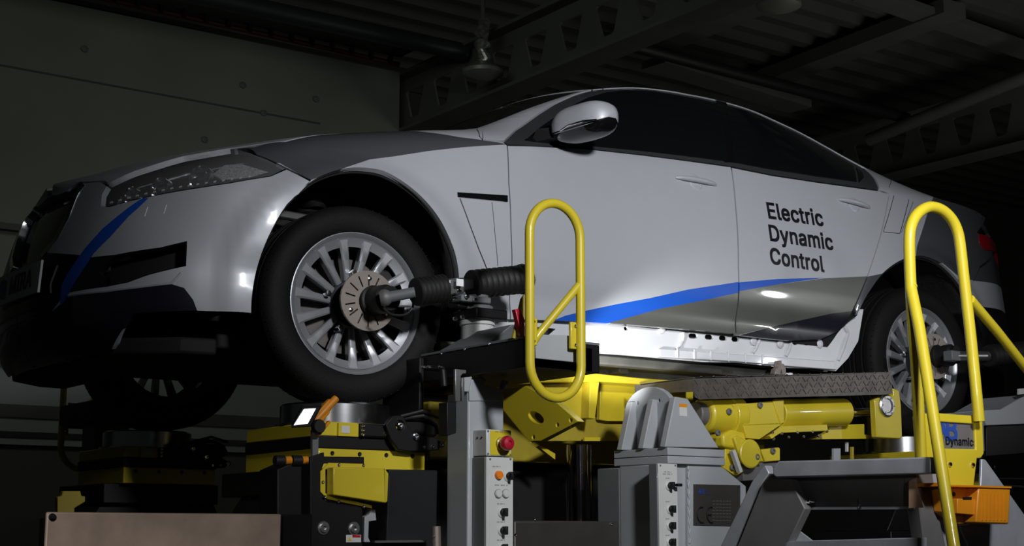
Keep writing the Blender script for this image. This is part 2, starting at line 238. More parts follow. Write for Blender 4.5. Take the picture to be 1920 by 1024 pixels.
# letter shapes as plain polygons: advance, points, faces (thousandths of the letter size)
GLYPH = json.loads('''{"E":[433,[[60,0],[60,509],[372,509],[372,452],[125,452],[125,286],[355,286],[355,229],[125,229],[125,57],[375,57],[375,0]],[[0,9,8],[1,0,8],[8,5,1],[5,4,1],[9,0,11],[11,10,9],[5,8,7],[7,6,5],[3,2,4],[1,4,2]]],"l":[203,[[139,-2],[112,0],[91,8],[74,20],[62,37],[55,59],[53,84],[53,509],[114,509],[114,99],[114,83],[117,71],[120,62],[126,57],[135,53],[146,52],[170,54],[181,3],[162,-1],[154,-2],[147,-2]],[[6,5,10],[10,9,6],[7,6,9],[9,8,7],[15,20,19],[16,18,17],[15,19,18],[18,16,15],[20,15,0],[14,0,15],[0,14,1],[14,13,1],[2,1,13],[13,12,2],[3,2,12],[4,3,12],[12,11,4],[5,4,11],[10,5,11]]],"e":[418,[[212,-8],[177,-5],[145,3],[117,16],[92,35],[72,58],[56,85],[44,116],[37,150],[34,187],[36,224],[44,258],[55,290],[71,317],[91,340],[115,359],[142,373],[172,382],[205,384],[226,383],[246,380],[266,374],[285,366],[303,355],[319,341],[334,324],[347,305],[357,282],[365,256],[370,227],[371,194],[371,169],[75,169],[75,221],[338,221],[310,202],[308,226],[304,248],[298,269],[288,286],[277,301],[263,314],[246,323],[227,328],[205,330],[183,328],[164,323],[146,313],[131,301],[119,286],[109,270],[102,251],[97,231],[96,211],[96,178],[98,151],[102,127],[110,106],[121,88],[135,73],[151,61],[169,53],[190,48],[212,46],[227,47],[241,49],[254,53],[265,58],[276,65],[285,73],[294,82],[300,93],[306,105],[365,91],[358,72],[348,55],[335,39],[320,26],[302,14],[283,4],[261,-3],[237,-7],[309,221],[97,221],[96,169]],[[8,7,32],[9,8,32],[35,34,82],[52,51,33],[7,6,56],[56,55,7],[32,7,55],[54,53,32],[53,33,32],[9,32,33],[10,9,33],[11,10,33],[33,51,11],[12,11,51],[51,50,12],[13,12,50],[48,47,15],[47,16,15],[0,63,62],[45,44,18],[0,62,1],[61,1,62],[17,46,45],[45,18,17],[1,61,2],[61,60,2],[3,2,60],[59,3,60],[16,47,46],[46,17,16],[3,59,4],[59,58,4],[5,4,58],[58,57,5],[6,5,57],[56,6,57],[13,50,49],[14,13,49],[49,48,14],[48,15,14],[64,81,65],[65,81,80],[80,66,65],[42,20,43],[19,43,20],[66,80,79],[79,67,66],[42,41,22],[22,21,42],[20,42,21],[30,29,34],[29,28,34],[75,74,71],[72,71,74],[74,73,72],[31,35,54],[31,30,35],[30,34,35],[37,36,34],[34,28,37],[28,27,37],[67,79,78],[68,67,78],[78,77,68],[69,68,77],[77,76,69],[70,69,76],[76,75,70],[75,71,70],[37,27,38],[27,26,38],[39,38,26],[26,25,39],[40,39,25],[25,24,40],[24,23,40],[41,40,23],[22,41,23],[81,64,0],[63,0,64],[53,54,35],[43,19,44],[18,44,19],[32,55,84],[54,32,84],[52,33,83],[34,36,82],[33,53,83],[53,35,82],[53,82,83],[31,54,84]]],"c":[410,[[207,-8],[174,-5],[144,3],[117,16],[93,35],[72,58],[56,85],[44,116],[37,150],[34,187],[37,225],[44,260],[56,291],[72,318],[93,341],[117,360],[144,374],[174,382],[207,384],[226,384],[243,381],[260,377],[276,371],[291,364],[305,356],[318,346],[330,335],[340,322],[349,308],[356,293],[362,277],[303,262],[300,272],[295,281],[290,289],[284,297],[278,304],[270,311],[261,316],[252,321],[242,325],[231,328],[220,329],[207,330],[184,328],[163,321],[145,310],[130,296],[118,278],[108,258],[102,236],[98,212],[96,187],[98,163],[102,139],[108,117],[118,97],[130,80],[145,66],[163,55],[184,49],[207,46],[220,47],[232,49],[243,52],[253,55],[262,60],[271,66],[279,73],[285,80],[292,89],[297,98],[301,107],[304,117],[363,102],[357,86],[350,70],[341,56],[331,43],[319,32],[306,21],[292,12],[277,5],[261,-1],[244,-5],[226,-7]],[[6,5,56],[56,55,6],[7,6,55],[55,54,7],[8,7,54],[54,53,8],[9,8,53],[53,52,9],[52,51,9],[10,9,51],[51,50,10],[11,10,50],[50,49,11],[12,11,49],[41,19,42],[18,42,19],[85,62,0],[61,0,62],[42,18,43],[0,61,1],[61,60,1],[2,1,60],[59,2,60],[16,45,44],[17,16,44],[44,43,17],[43,18,17],[2,59,3],[59,58,3],[4,3,58],[58,57,4],[5,4,57],[56,5,57],[12,49,48],[13,12,48],[48,47,13],[14,13,47],[47,46,14],[15,14,46],[46,45,15],[45,16,15],[84,64,63],[64,84,83],[83,65,64],[39,21,40],[20,40,21],[65,83,82],[82,66,65],[37,23,38],[23,22,38],[39,38,22],[21,39,22],[78,77,70],[71,70,77],[77,76,71],[72,71,76],[76,75,72],[73,72,75],[75,74,73],[30,29,31],[32,31,29],[29,28,32],[33,32,28],[28,27,33],[66,82,81],[67,66,81],[81,80,67],[68,67,80],[80,79,68],[69,68,79],[79,78,69],[78,70,69],[33,27,34],[27,26,34],[35,34,26],[26,25,35],[36,35,25],[25,24,36],[37,36,24],[23,37,24],[84,63,85],[62,85,63],[40,20,41],[19,41,20]]],"t":[241,[[204,379],[204,327],[6,327],[6,379],[65,471],[126,471],[126,98],[127,83],[130,70],[136,61],[144,55],[156,51],[170,50],[202,54],[213,2],[207,0],[200,-2],[192,-3],[184,-3],[176,-4],[168,-4],[138,-1],[113,7],[92,21],[77,41],[68,64],[65,93],[126,379],[126,327],[65,327],[65,379]],[[23,22,9],[23,9,24],[9,8,24],[25,24,8],[8,7,25],[26,25,7],[7,6,26],[28,29,6],[10,21,11],[12,20,19],[19,18,12],[11,21,20],[20,12,11],[17,16,13],[13,16,15],[15,14,13],[12,18,17],[17,13,12],[21,10,22],[9,22,10],[27,30,28],[30,27,5],[1,0,27],[28,1,27],[26,6,29],[3,2,29],[30,3,29],[29,28,30],[5,4,30]]],"r":[273,[[53,0],[53,379],[112,379],[112,321],[115,321],[124,339],[137,354],[152,367],[171,377],[191,383],[213,385],[243,384],[243,322],[223,325],[215,326],[207,326],[190,324],[174,321],[159,315],[146,306],[135,296],[126,284],[119,269],[115,254],[114,237],[114,0]],[[25,24,0],[1,0,24],[1,3,2],[21,20,4],[1,24,23],[3,1,23],[23,22,3],[22,21,3],[21,4,3],[8,17,16],[17,8,7],[9,15,10],[12,11,13],[10,15,14],[14,13,10],[13,11,10],[15,9,16],[8,16,9],[4,20,19],[5,4,19],[19,18,5],[6,5,18],[18,17,6],[17,7,6]]],"i":[181,[[53,0],[53,379],[114,379],[114,0],[84,443],[73,444],[63,448],[54,455],[47,463],[43,472],[41,483],[43,494],[47,504],[54,512],[63,518],[73,522],[84,524],[95,522],[105,518],[114,512],[121,504],[125,494],[126,483],[125,472],[121,463],[114,455],[105,448],[95,444]],[[10,9,8],[11,10,12],[13,7,6],[4,15,5],[5,15,6],[15,14,6],[13,6,14],[10,8,7],[7,13,10],[12,10,13],[17,27,26],[26,18,17],[22,21,20],[23,22,24],[25,24,22],[19,25,22],[22,20,19],[25,19,26],[18,26,19],[1,0,3],[3,2,1],[27,17,4],[17,16,4],[15,4,16]]],"D":[516,[[219,0],[96,0],[96,57],[215,57],[254,60],[288,68],[318,81],[343,99],[363,122],[379,149],[390,181],[397,216],[399,255],[397,294],[390,329],[379,361],[364,388],[344,410],[320,428],[291,441],[258,449],[221,452],[93,452],[93,509],[225,509],[273,505],[315,495],[353,478],[385,455],[412,426],[433,391],[449,351],[458,306],[462,255],[458,205],[449,159],[433,119],[411,83],[384,54],[351,31],[312,14],[268,3],[125,509],[125,0],[60,0],[60,509],[125,452],[125,57]],[[45,44,22],[22,23,45],[0,3,43],[2,43,47],[43,2,1],[44,1,2],[22,44,2],[22,2,46],[22,46,42],[23,22,42],[41,5,4],[24,20,25],[26,19,18],[5,41,40],[40,6,5],[25,20,19],[19,26,25],[41,4,0],[3,0,4],[20,24,21],[42,21,24],[27,17,28],[34,33,11],[12,11,33],[13,12,33],[33,32,13],[37,36,8],[9,8,36],[36,35,9],[10,9,35],[35,34,10],[34,11,10],[13,32,14],[32,31,14],[15,14,31],[31,30,15],[16,15,30],[30,29,16],[17,16,29],[28,17,29],[6,40,39],[7,6,39],[39,38,7],[38,37,7],[37,8,7],[17,27,18],[26,18,27],[21,42,46],[2,47,46],[43,3,47]]],"y":[403,[[47,-139],[61,-86],[83,-89],[94,-90],[104,-89],[113,-86],[122,-81],[130,-74],[138,-64],[145,-51],[151,-36],[163,-1],[17,379],[84,379],[165,155],[173,132],[180,109],[187,87],[193,64],[199,42],[206,21],[184,21],[190,42],[196,64],[202,87],[209,110],[216,132],[224,155],[305,379],[371,379],[204,-58],[196,-77],[187,-93],[177,-107],[165,-119],[153,-128],[139,-136],[125,-141],[109,-144],[91,-145],[82,-145],[73,-144],[65,-143],[57,-142],[52,-140],[195,58]],[[44,43,1],[44,1,0],[41,40,2],[42,41,2],[1,43,42],[42,2,1],[4,3,38],[4,38,37],[5,4,37],[37,36,5],[6,5,36],[38,3,39],[40,39,3],[2,40,3],[21,22,11],[22,17,11],[17,16,11],[15,11,16],[45,19,23],[19,24,23],[25,20,26],[28,27,29],[29,27,20],[26,20,27],[29,20,30],[24,19,20],[20,25,24],[30,20,11],[21,11,20],[20,19,21],[22,21,19],[19,45,22],[17,22,18],[6,36,35],[35,34,6],[7,6,34],[34,33,7],[8,7,33],[33,32,8],[9,8,32],[32,31,9],[31,30,9],[10,9,30],[30,11,10],[15,14,11],[13,12,14],[14,12,11],[18,22,45]]],"n":[424,[[114,227],[114,0],[53,0],[53,379],[112,379],[112,287],[102,287],[116,319],[132,344],[152,362],[175,374],[200,382],[227,384],[252,383],[275,377],[295,369],[313,356],[328,340],[341,321],[350,298],[355,271],[357,240],[357,0],[296,0],[296,235],[293,263],[286,286],[273,304],[256,318],[235,326],[210,329],[192,328],[176,324],[161,317],[147,308],[136,297],[126,283],[119,266],[115,248],[112,310]],[[1,0,2],[3,2,0],[6,3,0],[0,38,6],[3,6,4],[10,32,31],[9,33,32],[32,10,9],[8,34,33],[33,9,8],[6,38,37],[5,6,37],[37,36,5],[36,35,5],[7,5,35],[35,34,7],[34,8,7],[12,29,13],[29,12,30],[11,30,12],[13,29,28],[28,14,13],[24,23,22],[22,21,24],[24,21,25],[21,20,25],[20,19,25],[26,25,19],[19,18,26],[18,17,26],[27,26,17],[17,16,27],[16,15,27],[28,27,15],[14,28,15],[30,11,31],[10,31,11],[5,7,39],[6,5,39],[4,6,39]]],"a":[403,[[160,-9],[137,-7],[115,-3],[94,5],[76,15],[60,29],[48,45],[38,63],[32,84],[30,108],[32,128],[36,146],[43,161],[53,174],[64,184],[78,193],[92,200],[108,206],[125,211],[143,214],[161,217],[178,220],[234,227],[247,229],[257,231],[265,235],[271,240],[274,246],[275,272],[272,285],[267,297],[260,307],[251,315],[240,322],[227,327],[212,330],[196,331],[178,330],[163,327],[149,322],[137,316],[127,309],[118,301],[110,292],[104,283],[100,274],[41,291],[51,313],[64,331],[79,346],[95,358],[114,368],[133,375],[153,380],[173,383],[194,384],[208,384],[223,382],[239,379],[255,375],[271,369],[286,360],[300,350],[312,336],[322,320],[330,301],[335,278],[337,251],[337,0],[277,0],[277,52],[272,52],[267,43],[260,34],[252,25],[242,16],[229,8],[215,1],[199,-4],[181,-7],[170,45],[192,47],[211,51],[228,59],[242,68],[254,80],[263,93],[270,108],[274,122],[276,138],[276,190],[272,187],[267,184],[259,182],[251,180],[241,178],[231,176],[175,168],[161,166],[147,163],[134,159],[122,153],[112,147],[103,139],[97,130],[93,118],[92,105],[93,93],[96,82],[102,72],[109,64],[119,57],[130,52],[142,48],[156,46]],[[6,5,109],[109,108,6],[7,6,108],[108,107,7],[8,7,107],[107,106,8],[9,8,106],[106,105,9],[10,9,105],[11,10,105],[105,104,11],[12,11,104],[13,12,104],[104,103,13],[14,13,103],[103,15,14],[47,46,45],[45,44,47],[101,100,17],[100,18,17],[114,0,80],[20,98,97],[0,114,1],[113,1,114],[19,99,98],[98,20,19],[1,113,2],[112,2,113],[18,100,99],[99,19,18],[40,39,51],[52,51,39],[39,38,52],[38,53,52],[2,112,3],[112,111,3],[4,3,111],[111,110,4],[5,4,110],[109,5,110],[15,103,102],[16,15,102],[102,101,16],[101,17,16],[47,44,43],[48,47,43],[43,42,48],[49,48,42],[42,41,49],[50,49,41],[41,40,50],[40,51,50],[78,81,79],[36,55,37],[34,57,35],[56,35,57],[81,78,77],[77,82,81],[35,56,36],[55,36,56],[22,96,95],[22,95,94],[94,23,22],[82,77,76],[76,75,82],[83,82,75],[75,74,83],[96,22,21],[33,59,34],[59,58,34],[57,34,58],[70,69,68],[89,88,68],[68,67,89],[90,89,67],[28,27,67],[67,66,28],[66,65,28],[87,86,70],[70,68,87],[68,88,87],[92,91,90],[26,25,90],[90,67,26],[67,27,26],[28,65,29],[65,64,29],[30,29,64],[64,63,30],[31,30,63],[63,62,31],[62,61,31],[83,74,73],[84,83,73],[73,72,84],[72,71,84],[85,84,71],[71,70,85],[70,86,85],[23,94,93],[93,92,23],[24,23,92],[92,90,24],[90,25,24],[31,61,32],[61,60,32],[33,32,60],[59,33,60],[80,0,79],[79,81,80],[96,21,97],[20,97,21],[53,38,37],[54,53,37],[37,55,54]]],"m":[624,[[53,0],[53,379],[112,379],[112,295],[108,295],[114,314],[122,331],[132,346],[144,358],[158,368],[172,376],[187,382],[203,385],[219,386],[245,383],[268,375],[287,361],[303,342],[314,320],[321,295],[312,295],[318,312],[326,329],[337,343],[350,356],[364,366],[381,375],[398,381],[417,385],[437,386],[458,385],[478,380],[497,372],[514,361],[529,346],[541,328],[550,307],[555,283],[557,255],[557,0],[496,0],[496,254],[493,279],[485,298],[473,313],[456,323],[438,329],[419,330],[402,329],[387,326],[374,320],[363,312],[353,302],[345,290],[340,277],[336,263],[335,247],[335,0],[274,0],[274,260],[272,280],[265,297],[253,311],[238,322],[220,328],[199,330],[185,329],[171,326],[158,320],[145,312],[135,302],[126,289],[119,274],[115,257],[114,238],[114,0],[112,310],[317,309]],[[75,74,0],[1,0,74],[4,1,74],[74,73,4],[68,67,8],[67,9,8],[6,70,69],[7,6,69],[69,68,7],[68,8,7],[4,73,72],[3,4,72],[72,71,3],[71,70,3],[5,3,70],[70,6,5],[1,4,2],[65,11,66],[10,66,11],[64,63,14],[13,12,64],[64,14,13],[64,12,65],[11,65,12],[59,20,60],[61,60,20],[20,18,61],[18,17,61],[62,61,17],[17,16,62],[62,16,63],[16,15,63],[14,63,15],[9,67,66],[66,10,9],[55,54,19],[54,53,19],[50,25,24],[26,49,48],[48,27,26],[25,50,49],[49,26,25],[19,53,52],[21,19,52],[22,21,52],[52,51,22],[23,22,51],[51,50,23],[50,24,23],[29,47,46],[31,30,45],[46,45,30],[29,46,30],[41,40,39],[39,38,41],[38,37,41],[41,37,42],[37,36,42],[43,42,36],[36,35,43],[35,34,43],[44,43,34],[34,33,44],[33,32,44],[45,44,32],[31,45,32],[27,48,47],[28,27,47],[47,29,28],[57,56,58],[59,58,56],[56,55,59],[20,59,55],[55,19,20],[20,19,77],[3,5,76],[4,3,76],[2,4,76],[19,21,77],[18,20,77]]],"C":[524,[[267,-7],[225,-3],[186,7],[150,25],[119,49],[92,79],[70,115],[53,157],[44,203],[40,254],[44,305],[53,352],[70,393],[92,429],[119,459],[150,484],[186,501],[225,512],[267,516],[293,514],[317,511],[340,504],[362,496],[383,485],[402,471],[419,456],[435,438],[448,418],[459,397],[467,373],[473,348],[408,348],[404,365],[397,380],[389,395],[380,407],[369,418],[357,428],[344,437],[330,444],[315,449],[300,453],[284,455],[267,456],[237,453],[209,445],[184,432],[161,414],[141,391],[125,364],[113,332],[106,295],[103,254],[106,213],[113,177],[125,145],[141,117],[161,94],[184,76],[210,63],[237,56],[267,53],[284,54],[300,56],[315,60],[330,65],[344,72],[357,81],[369,90],[380,102],[389,114],[397,128],[404,144],[408,160],[473,160],[467,135],[459,112],[448,91],[435,71],[420,53],[402,38],[383,24],[363,13],[341,5],[317,-2],[293,-6]],[[6,5,56],[56,55,6],[7,6,55],[55,54,7],[8,7,54],[54,53,8],[9,8,53],[52,9,53],[9,52,51],[10,9,51],[51,50,10],[11,10,50],[50,49,11],[12,11,49],[49,48,12],[13,12,48],[15,47,46],[1,59,2],[16,45,17],[2,59,58],[45,16,46],[15,46,16],[0,61,60],[85,63,62],[18,42,19],[85,62,0],[61,0,62],[42,18,43],[44,43,18],[0,60,1],[59,1,60],[17,45,44],[44,18,17],[2,58,3],[58,57,3],[4,3,57],[5,4,57],[56,5,57],[13,48,47],[14,13,47],[47,15,14],[40,20,41],[64,84,83],[83,65,64],[39,21,40],[20,40,21],[66,82,81],[67,66,81],[65,83,82],[82,66,65],[37,23,38],[23,22,38],[39,38,22],[21,39,22],[78,77,70],[71,70,77],[77,76,71],[72,71,76],[76,75,72],[73,72,75],[75,74,73],[30,29,31],[32,31,29],[29,28,32],[33,32,28],[28,27,33],[34,33,27],[27,26,34],[67,81,80],[68,67,80],[80,79,68],[69,68,79],[79,78,69],[78,70,69],[34,26,35],[26,25,35],[36,35,25],[25,24,36],[37,36,24],[23,37,24],[63,85,84],[84,64,63],[19,42,41],[41,20,19]]],"o":[429,[[207,-8],[174,-5],[144,3],[117,16],[93,35],[72,58],[56,85],[44,116],[37,150],[34,187],[37,225],[44,260],[56,291],[72,318],[93,341],[117,360],[144,374],[174,382],[207,384],[241,382],[271,374],[299,360],[323,341],[343,318],[359,291],[371,260],[379,225],[381,187],[379,150],[371,116],[359,85],[343,58],[323,35],[299,16],[271,3],[241,-5],[207,46],[231,49],[252,55],[270,66],[285,80],[298,97],[307,117],[314,139],[318,163],[319,187],[318,212],[314,236],[307,258],[298,278],[285,296],[270,310],[252,321],[231,328],[207,330],[184,328],[163,321],[145,310],[130,296],[118,278],[108,258],[102,236],[98,212],[96,187],[98,163],[102,139],[108,117],[118,97],[130,80],[145,66],[163,55],[184,49]],[[7,6,66],[66,65,7],[8,7,65],[65,64,8],[9,8,64],[64,63,9],[63,62,9],[10,9,62],[62,61,10],[11,10,61],[61,60,11],[12,11,60],[0,36,1],[36,71,1],[1,71,2],[71,70,2],[3,2,70],[69,3,70],[57,56,15],[16,15,56],[56,55,16],[55,17,16],[3,69,4],[69,68,4],[5,4,68],[68,67,5],[6,5,67],[66,6,67],[12,60,59],[13,12,59],[59,58,13],[14,13,58],[58,57,14],[57,15,14],[54,53,19],[18,54,19],[37,35,34],[38,37,34],[34,33,38],[39,38,33],[51,21,52],[21,20,52],[53,52,20],[19,53,20],[30,29,42],[43,42,29],[29,28,43],[44,43,28],[28,27,44],[45,44,27],[46,45,27],[27,26,46],[47,46,26],[26,25,47],[48,47,25],[25,24,48],[39,33,32],[40,39,32],[32,31,40],[41,40,31],[31,30,41],[30,42,41],[48,24,49],[24,23,49],[50,49,23],[23,22,50],[51,50,22],[21,51,22],[35,37,0],[36,0,37],[17,55,54],[54,18,17]]],"M":[642,[[60,0],[60,509],[152,509],[277,187],[322,49],[307,49],[352,187],[476,509],[568,509],[568,0],[504,0],[507,457],[513,457],[508,441],[503,425],[456,291],[342,0],[286,0],[170,291],[124,424],[118,441],[112,457],[119,457],[122,291],[122,0],[314,71],[507,438],[119,437]],[[21,1,20],[20,22,21],[2,19,18],[0,24,23],[1,0,23],[20,1,27],[22,20,27],[19,2,22],[21,22,2],[1,21,2],[4,5,16],[12,13,8],[13,12,11],[4,16,6],[9,8,13],[7,15,14],[14,11,7],[11,12,7],[12,8,7],[16,5,17],[17,5,3],[5,4,25],[4,6,25],[6,15,7],[18,3,2],[3,5,25],[11,14,26],[13,11,26],[10,9,13],[10,13,26],[15,6,16],[3,18,17],[19,22,27],[1,23,27]]],"I":[314,[[31,0],[31,57],[118,57],[118,452],[31,452],[31,509],[269,509],[269,452],[183,452],[183,57],[269,57],[269,0]],[[1,0,2],[3,5,4],[9,11,10],[7,6,8],[2,0,11],[11,9,2],[3,2,9],[9,8,3],[8,6,3],[5,3,6]]],"R":[463,[[60,0],[60,509],[236,509],[273,506],[305,500],[333,489],[356,473],[376,455],[390,433],[401,408],[407,381],[409,352],[407,323],[401,296],[390,271],[376,250],[356,232],[333,217],[305,206],[273,200],[236,198],[96,198],[96,255],[234,255],[258,256],[280,260],[298,267],[313,276],[325,287],[334,300],[340,316],[344,333],[345,352],[344,371],[340,389],[334,405],[325,419],[313,430],[298,440],[279,446],[258,451],[233,452],[125,452],[125,0],[353,0],[230,229],[303,229],[428,0],[125,255],[125,198],[247,198],[313,210]],[[21,0,43],[0,21,22],[1,0,22],[22,42,1],[40,2,41],[21,43,49],[22,21,49],[42,22,48],[41,2,42],[1,42,2],[26,46,27],[18,46,19],[25,24,46],[46,26,25],[39,38,4],[3,39,4],[50,19,45],[19,46,45],[23,45,24],[39,3,40],[2,40,3],[16,15,28],[29,28,15],[15,14,29],[30,29,14],[14,13,30],[13,12,30],[31,30,12],[12,11,31],[32,31,11],[33,32,11],[11,10,33],[34,33,10],[10,9,34],[9,8,34],[35,34,8],[8,7,35],[36,35,7],[7,6,36],[19,50,44],[18,19,44],[18,44,51],[46,18,51],[27,46,17],[17,16,27],[16,28,27],[36,6,37],[6,5,37],[38,37,5],[4,38,5],[20,45,49],[45,23,48],[48,49,45],[48,22,49],[45,20,50],[46,24,45],[17,46,51],[44,47,51]]],"A":[494,[[16,0],[201,509],[276,509],[463,0],[395,0],[287,302],[280,323],[272,346],[264,372],[255,402],[244,438],[232,478],[245,478],[233,437],[222,402],[213,371],[204,345],[197,322],[191,302],[85,0],[110,142],[110,199],[370,199],[370,142],[239,456],[154,199],[324,199],[344,142],[135,142]],[[0,19,20],[21,18,17],[0,20,21],[1,16,15],[1,15,14],[14,13,1],[13,11,1],[16,1,17],[21,17,1],[0,21,1],[8,7,2],[8,2,9],[10,9,2],[12,10,2],[4,3,23],[3,22,23],[6,5,22],[2,7,6],[6,22,2],[22,3,2],[28,25,20],[11,13,24],[11,24,12],[1,11,12],[12,2,1],[26,27,23],[10,12,24],[25,28,26],[18,21,25],[21,20,25],[22,5,26],[23,22,26],[4,23,27],[27,26,28],[20,19,28]]],"B":[470,[[60,0],[60,509],[241,509],[274,507],[304,501],[329,491],[350,477],[367,461],[381,442],[390,421],[396,398],[398,374],[397,353],[393,336],[387,320],[378,307],[368,295],[356,286],[343,278],[329,272],[315,267],[315,262],[331,260],[347,254],[363,245],[378,234],[391,220],[402,203],[411,184],[416,161],[418,136],[416,111],[410,88],[400,67],[386,48],[368,31],[344,18],[317,8],[284,2],[247,0],[125,57],[245,57],[281,60],[309,67],[330,80],[344,96],[353,115],[355,137],[354,153],[350,169],[342,184],[333,197],[320,209],[306,218],[289,225],[269,229],[248,231],[125,231],[125,285],[238,285],[256,287],[273,290],[288,296],[302,304],[314,314],[323,326],[330,340],[335,355],[336,372],[333,393],[326,412],[313,429],[294,442],[270,449],[240,452],[125,452]],[[40,57,0],[1,0,57],[74,2,75],[59,58,57],[1,57,58],[58,75,1],[75,2,1],[60,56,55],[41,39,38],[38,42,41],[60,55,61],[40,0,39],[39,41,40],[59,57,56],[56,60,59],[73,3,74],[2,74,3],[54,53,21],[63,62,20],[20,19,63],[64,63,19],[72,71,5],[4,72,5],[42,38,37],[37,43,42],[54,21,55],[61,55,21],[21,20,61],[20,62,61],[72,4,73],[3,73,4],[34,33,45],[33,32,45],[46,45,32],[32,31,46],[47,46,31],[31,30,47],[30,29,47],[48,47,29],[29,28,48],[49,48,28],[28,27,49],[50,49,27],[27,26,50],[26,25,50],[51,50,25],[24,51,25],[13,12,67],[68,67,12],[12,11,68],[11,10,68],[69,68,10],[10,9,69],[43,37,36],[44,43,36],[36,35,44],[35,34,44],[34,45,44],[51,24,52],[24,23,52],[23,22,52],[53,52,22],[21,53,22],[64,19,18],[18,17,64],[65,64,17],[17,16,65],[16,15,65],[66,65,15],[15,14,66],[14,13,66],[13,67,66],[69,9,70],[9,8,70],[8,7,70],[71,70,7],[7,6,71],[5,71,6]]],"s":[379,[[182,-8],[157,-7],[133,-3],[112,3],[93,12],[76,24],[62,38],[50,54],[41,73],[36,94],[94,107],[101,87],[111,72],[124,60],[141,52],[160,47],[181,45],[206,47],[227,53],[244,62],[258,74],[265,88],[268,103],[266,115],[262,126],[254,136],[243,144],[229,150],[212,155],[149,170],[118,180],[92,192],[72,208],[58,227],[50,249],[47,274],[49,295],[55,314],[65,332],[79,347],[95,360],[115,370],[137,378],[161,383],[187,384],[212,383],[234,379],[254,372],[271,363],[286,352],[299,339],[309,324],[318,308],[324,290],[268,277],[262,291],[254,304],[243,316],[228,325],[210,331],[187,333],[166,331],[147,326],[131,317],[119,305],[111,292],[109,277],[110,264],[115,253],[124,243],[136,235],[152,229],[172,223],[229,209],[261,200],[287,187],[306,171],[320,153],[328,131],[331,107],[329,85],[323,65],[312,47],[298,31],[281,18],[260,6],[236,-2],[210,-7]],[[5,12,6],[12,11,6],[7,6,11],[8,7,11],[11,10,8],[9,8,10],[34,33,67],[35,34,67],[67,66,35],[36,35,66],[66,65,36],[37,36,65],[38,37,65],[0,16,1],[16,15,1],[71,29,72],[1,15,2],[15,14,2],[3,2,14],[13,3,14],[29,71,30],[70,30,71],[41,63,62],[42,41,62],[62,61,42],[61,43,42],[3,13,4],[5,4,13],[12,5,13],[30,70,31],[70,69,31],[32,31,69],[69,68,32],[33,32,68],[67,33,68],[38,65,64],[39,38,64],[40,39,64],[64,63,40],[63,41,40],[27,73,28],[60,59,45],[44,60,45],[17,87,86],[18,17,86],[86,85,18],[85,19,18],[26,74,27],[73,27,74],[47,46,58],[59,58,46],[45,59,46],[82,81,21],[81,80,21],[22,21,80],[80,79,22],[23,22,79],[79,78,23],[78,77,23],[24,23,77],[77,76,24],[53,52,54],[55,54,52],[52,51,55],[19,85,84],[20,19,84],[84,83,20],[83,82,20],[82,21,20],[24,76,25],[76,75,25],[26,25,75],[74,26,75],[55,51,56],[51,50,56],[50,49,56],[57,56,49],[49,48,57],[58,57,48],[47,58,48],[16,0,87],[87,17,16],[72,29,28],[28,73,72],[43,61,60],[60,44,43]]],"H":[531,[[60,0],[60,509],[125,509],[125,289],[392,289],[392,509],[457,509],[457,0],[392,0],[392,232],[125,232],[125,0]],[[0,11,10],[1,0,10],[10,3,1],[3,2,1],[9,8,7],[7,6,9],[4,9,6],[6,5,4],[3,10,9],[9,4,3]]]}''')

# ================================================================= THE CAR
H = 1.35                                  # height of the tyre contact plane
HUB = H+.335
_plan = [(-.872, 0), (-.868, -.16), (-.845, -.34), (-.795, -.52), (-.70, -.675), (-.56, -.79), (-.36, -.865), (-.1, -.905), (.3, -.92), (.8, -.93),
         (1.3, -.935), (1.8, -.935), (2.3, -.932), (2.8, -.928), (3.1, -.918), (3.35, -.898), (3.52, -.86), (3.66, -.79), (3.80, -.70), (3.92, -.58), (4.02, -.42), (4.075, -.22), (4.09, 0)]
_pl = np.array(spline(_plan, 30)); _sl = np.r_[0, np.cumsum(np.hypot(*np.diff(_pl, axis=0).T))]; SMAX = _sl[-1]
_tg = np.gradient(_pl, _sl, axis=0); _k = np.ones(41)/41
_tg = np.stack([np.convolve(np.pad(_tg[:, i], 20, mode='edge'), _k, 'valid') for i in (0, 1)], 1); _tg[0] = (0, -1); _tg[-1] = (0, 1)
_tg /= np.linalg.norm(_tg, axis=1)[:, None]; _nr = np.stack([_tg[:, 1], -_tg[:, 0]], 1)   # outward
SAMP = _sl
def s_of_x(x):                             # side/nose position from x (left side)
    return float(np.interp(x, _pl[:, 0], _sl))
def tab(rows):
    a = np.array(rows, float); xs = a[:, 0]; g = np.linspace(xs[0], xs[-1], 500)
    out = []
    for k in range(1, a.shape[1]):
        v = np.interp(g, xs, a[:, k]); v = np.convolve(np.pad(v, 9, mode='edge'), np.ones(19)/19, 'valid'); out.append(v)
    return g, np.array(out)
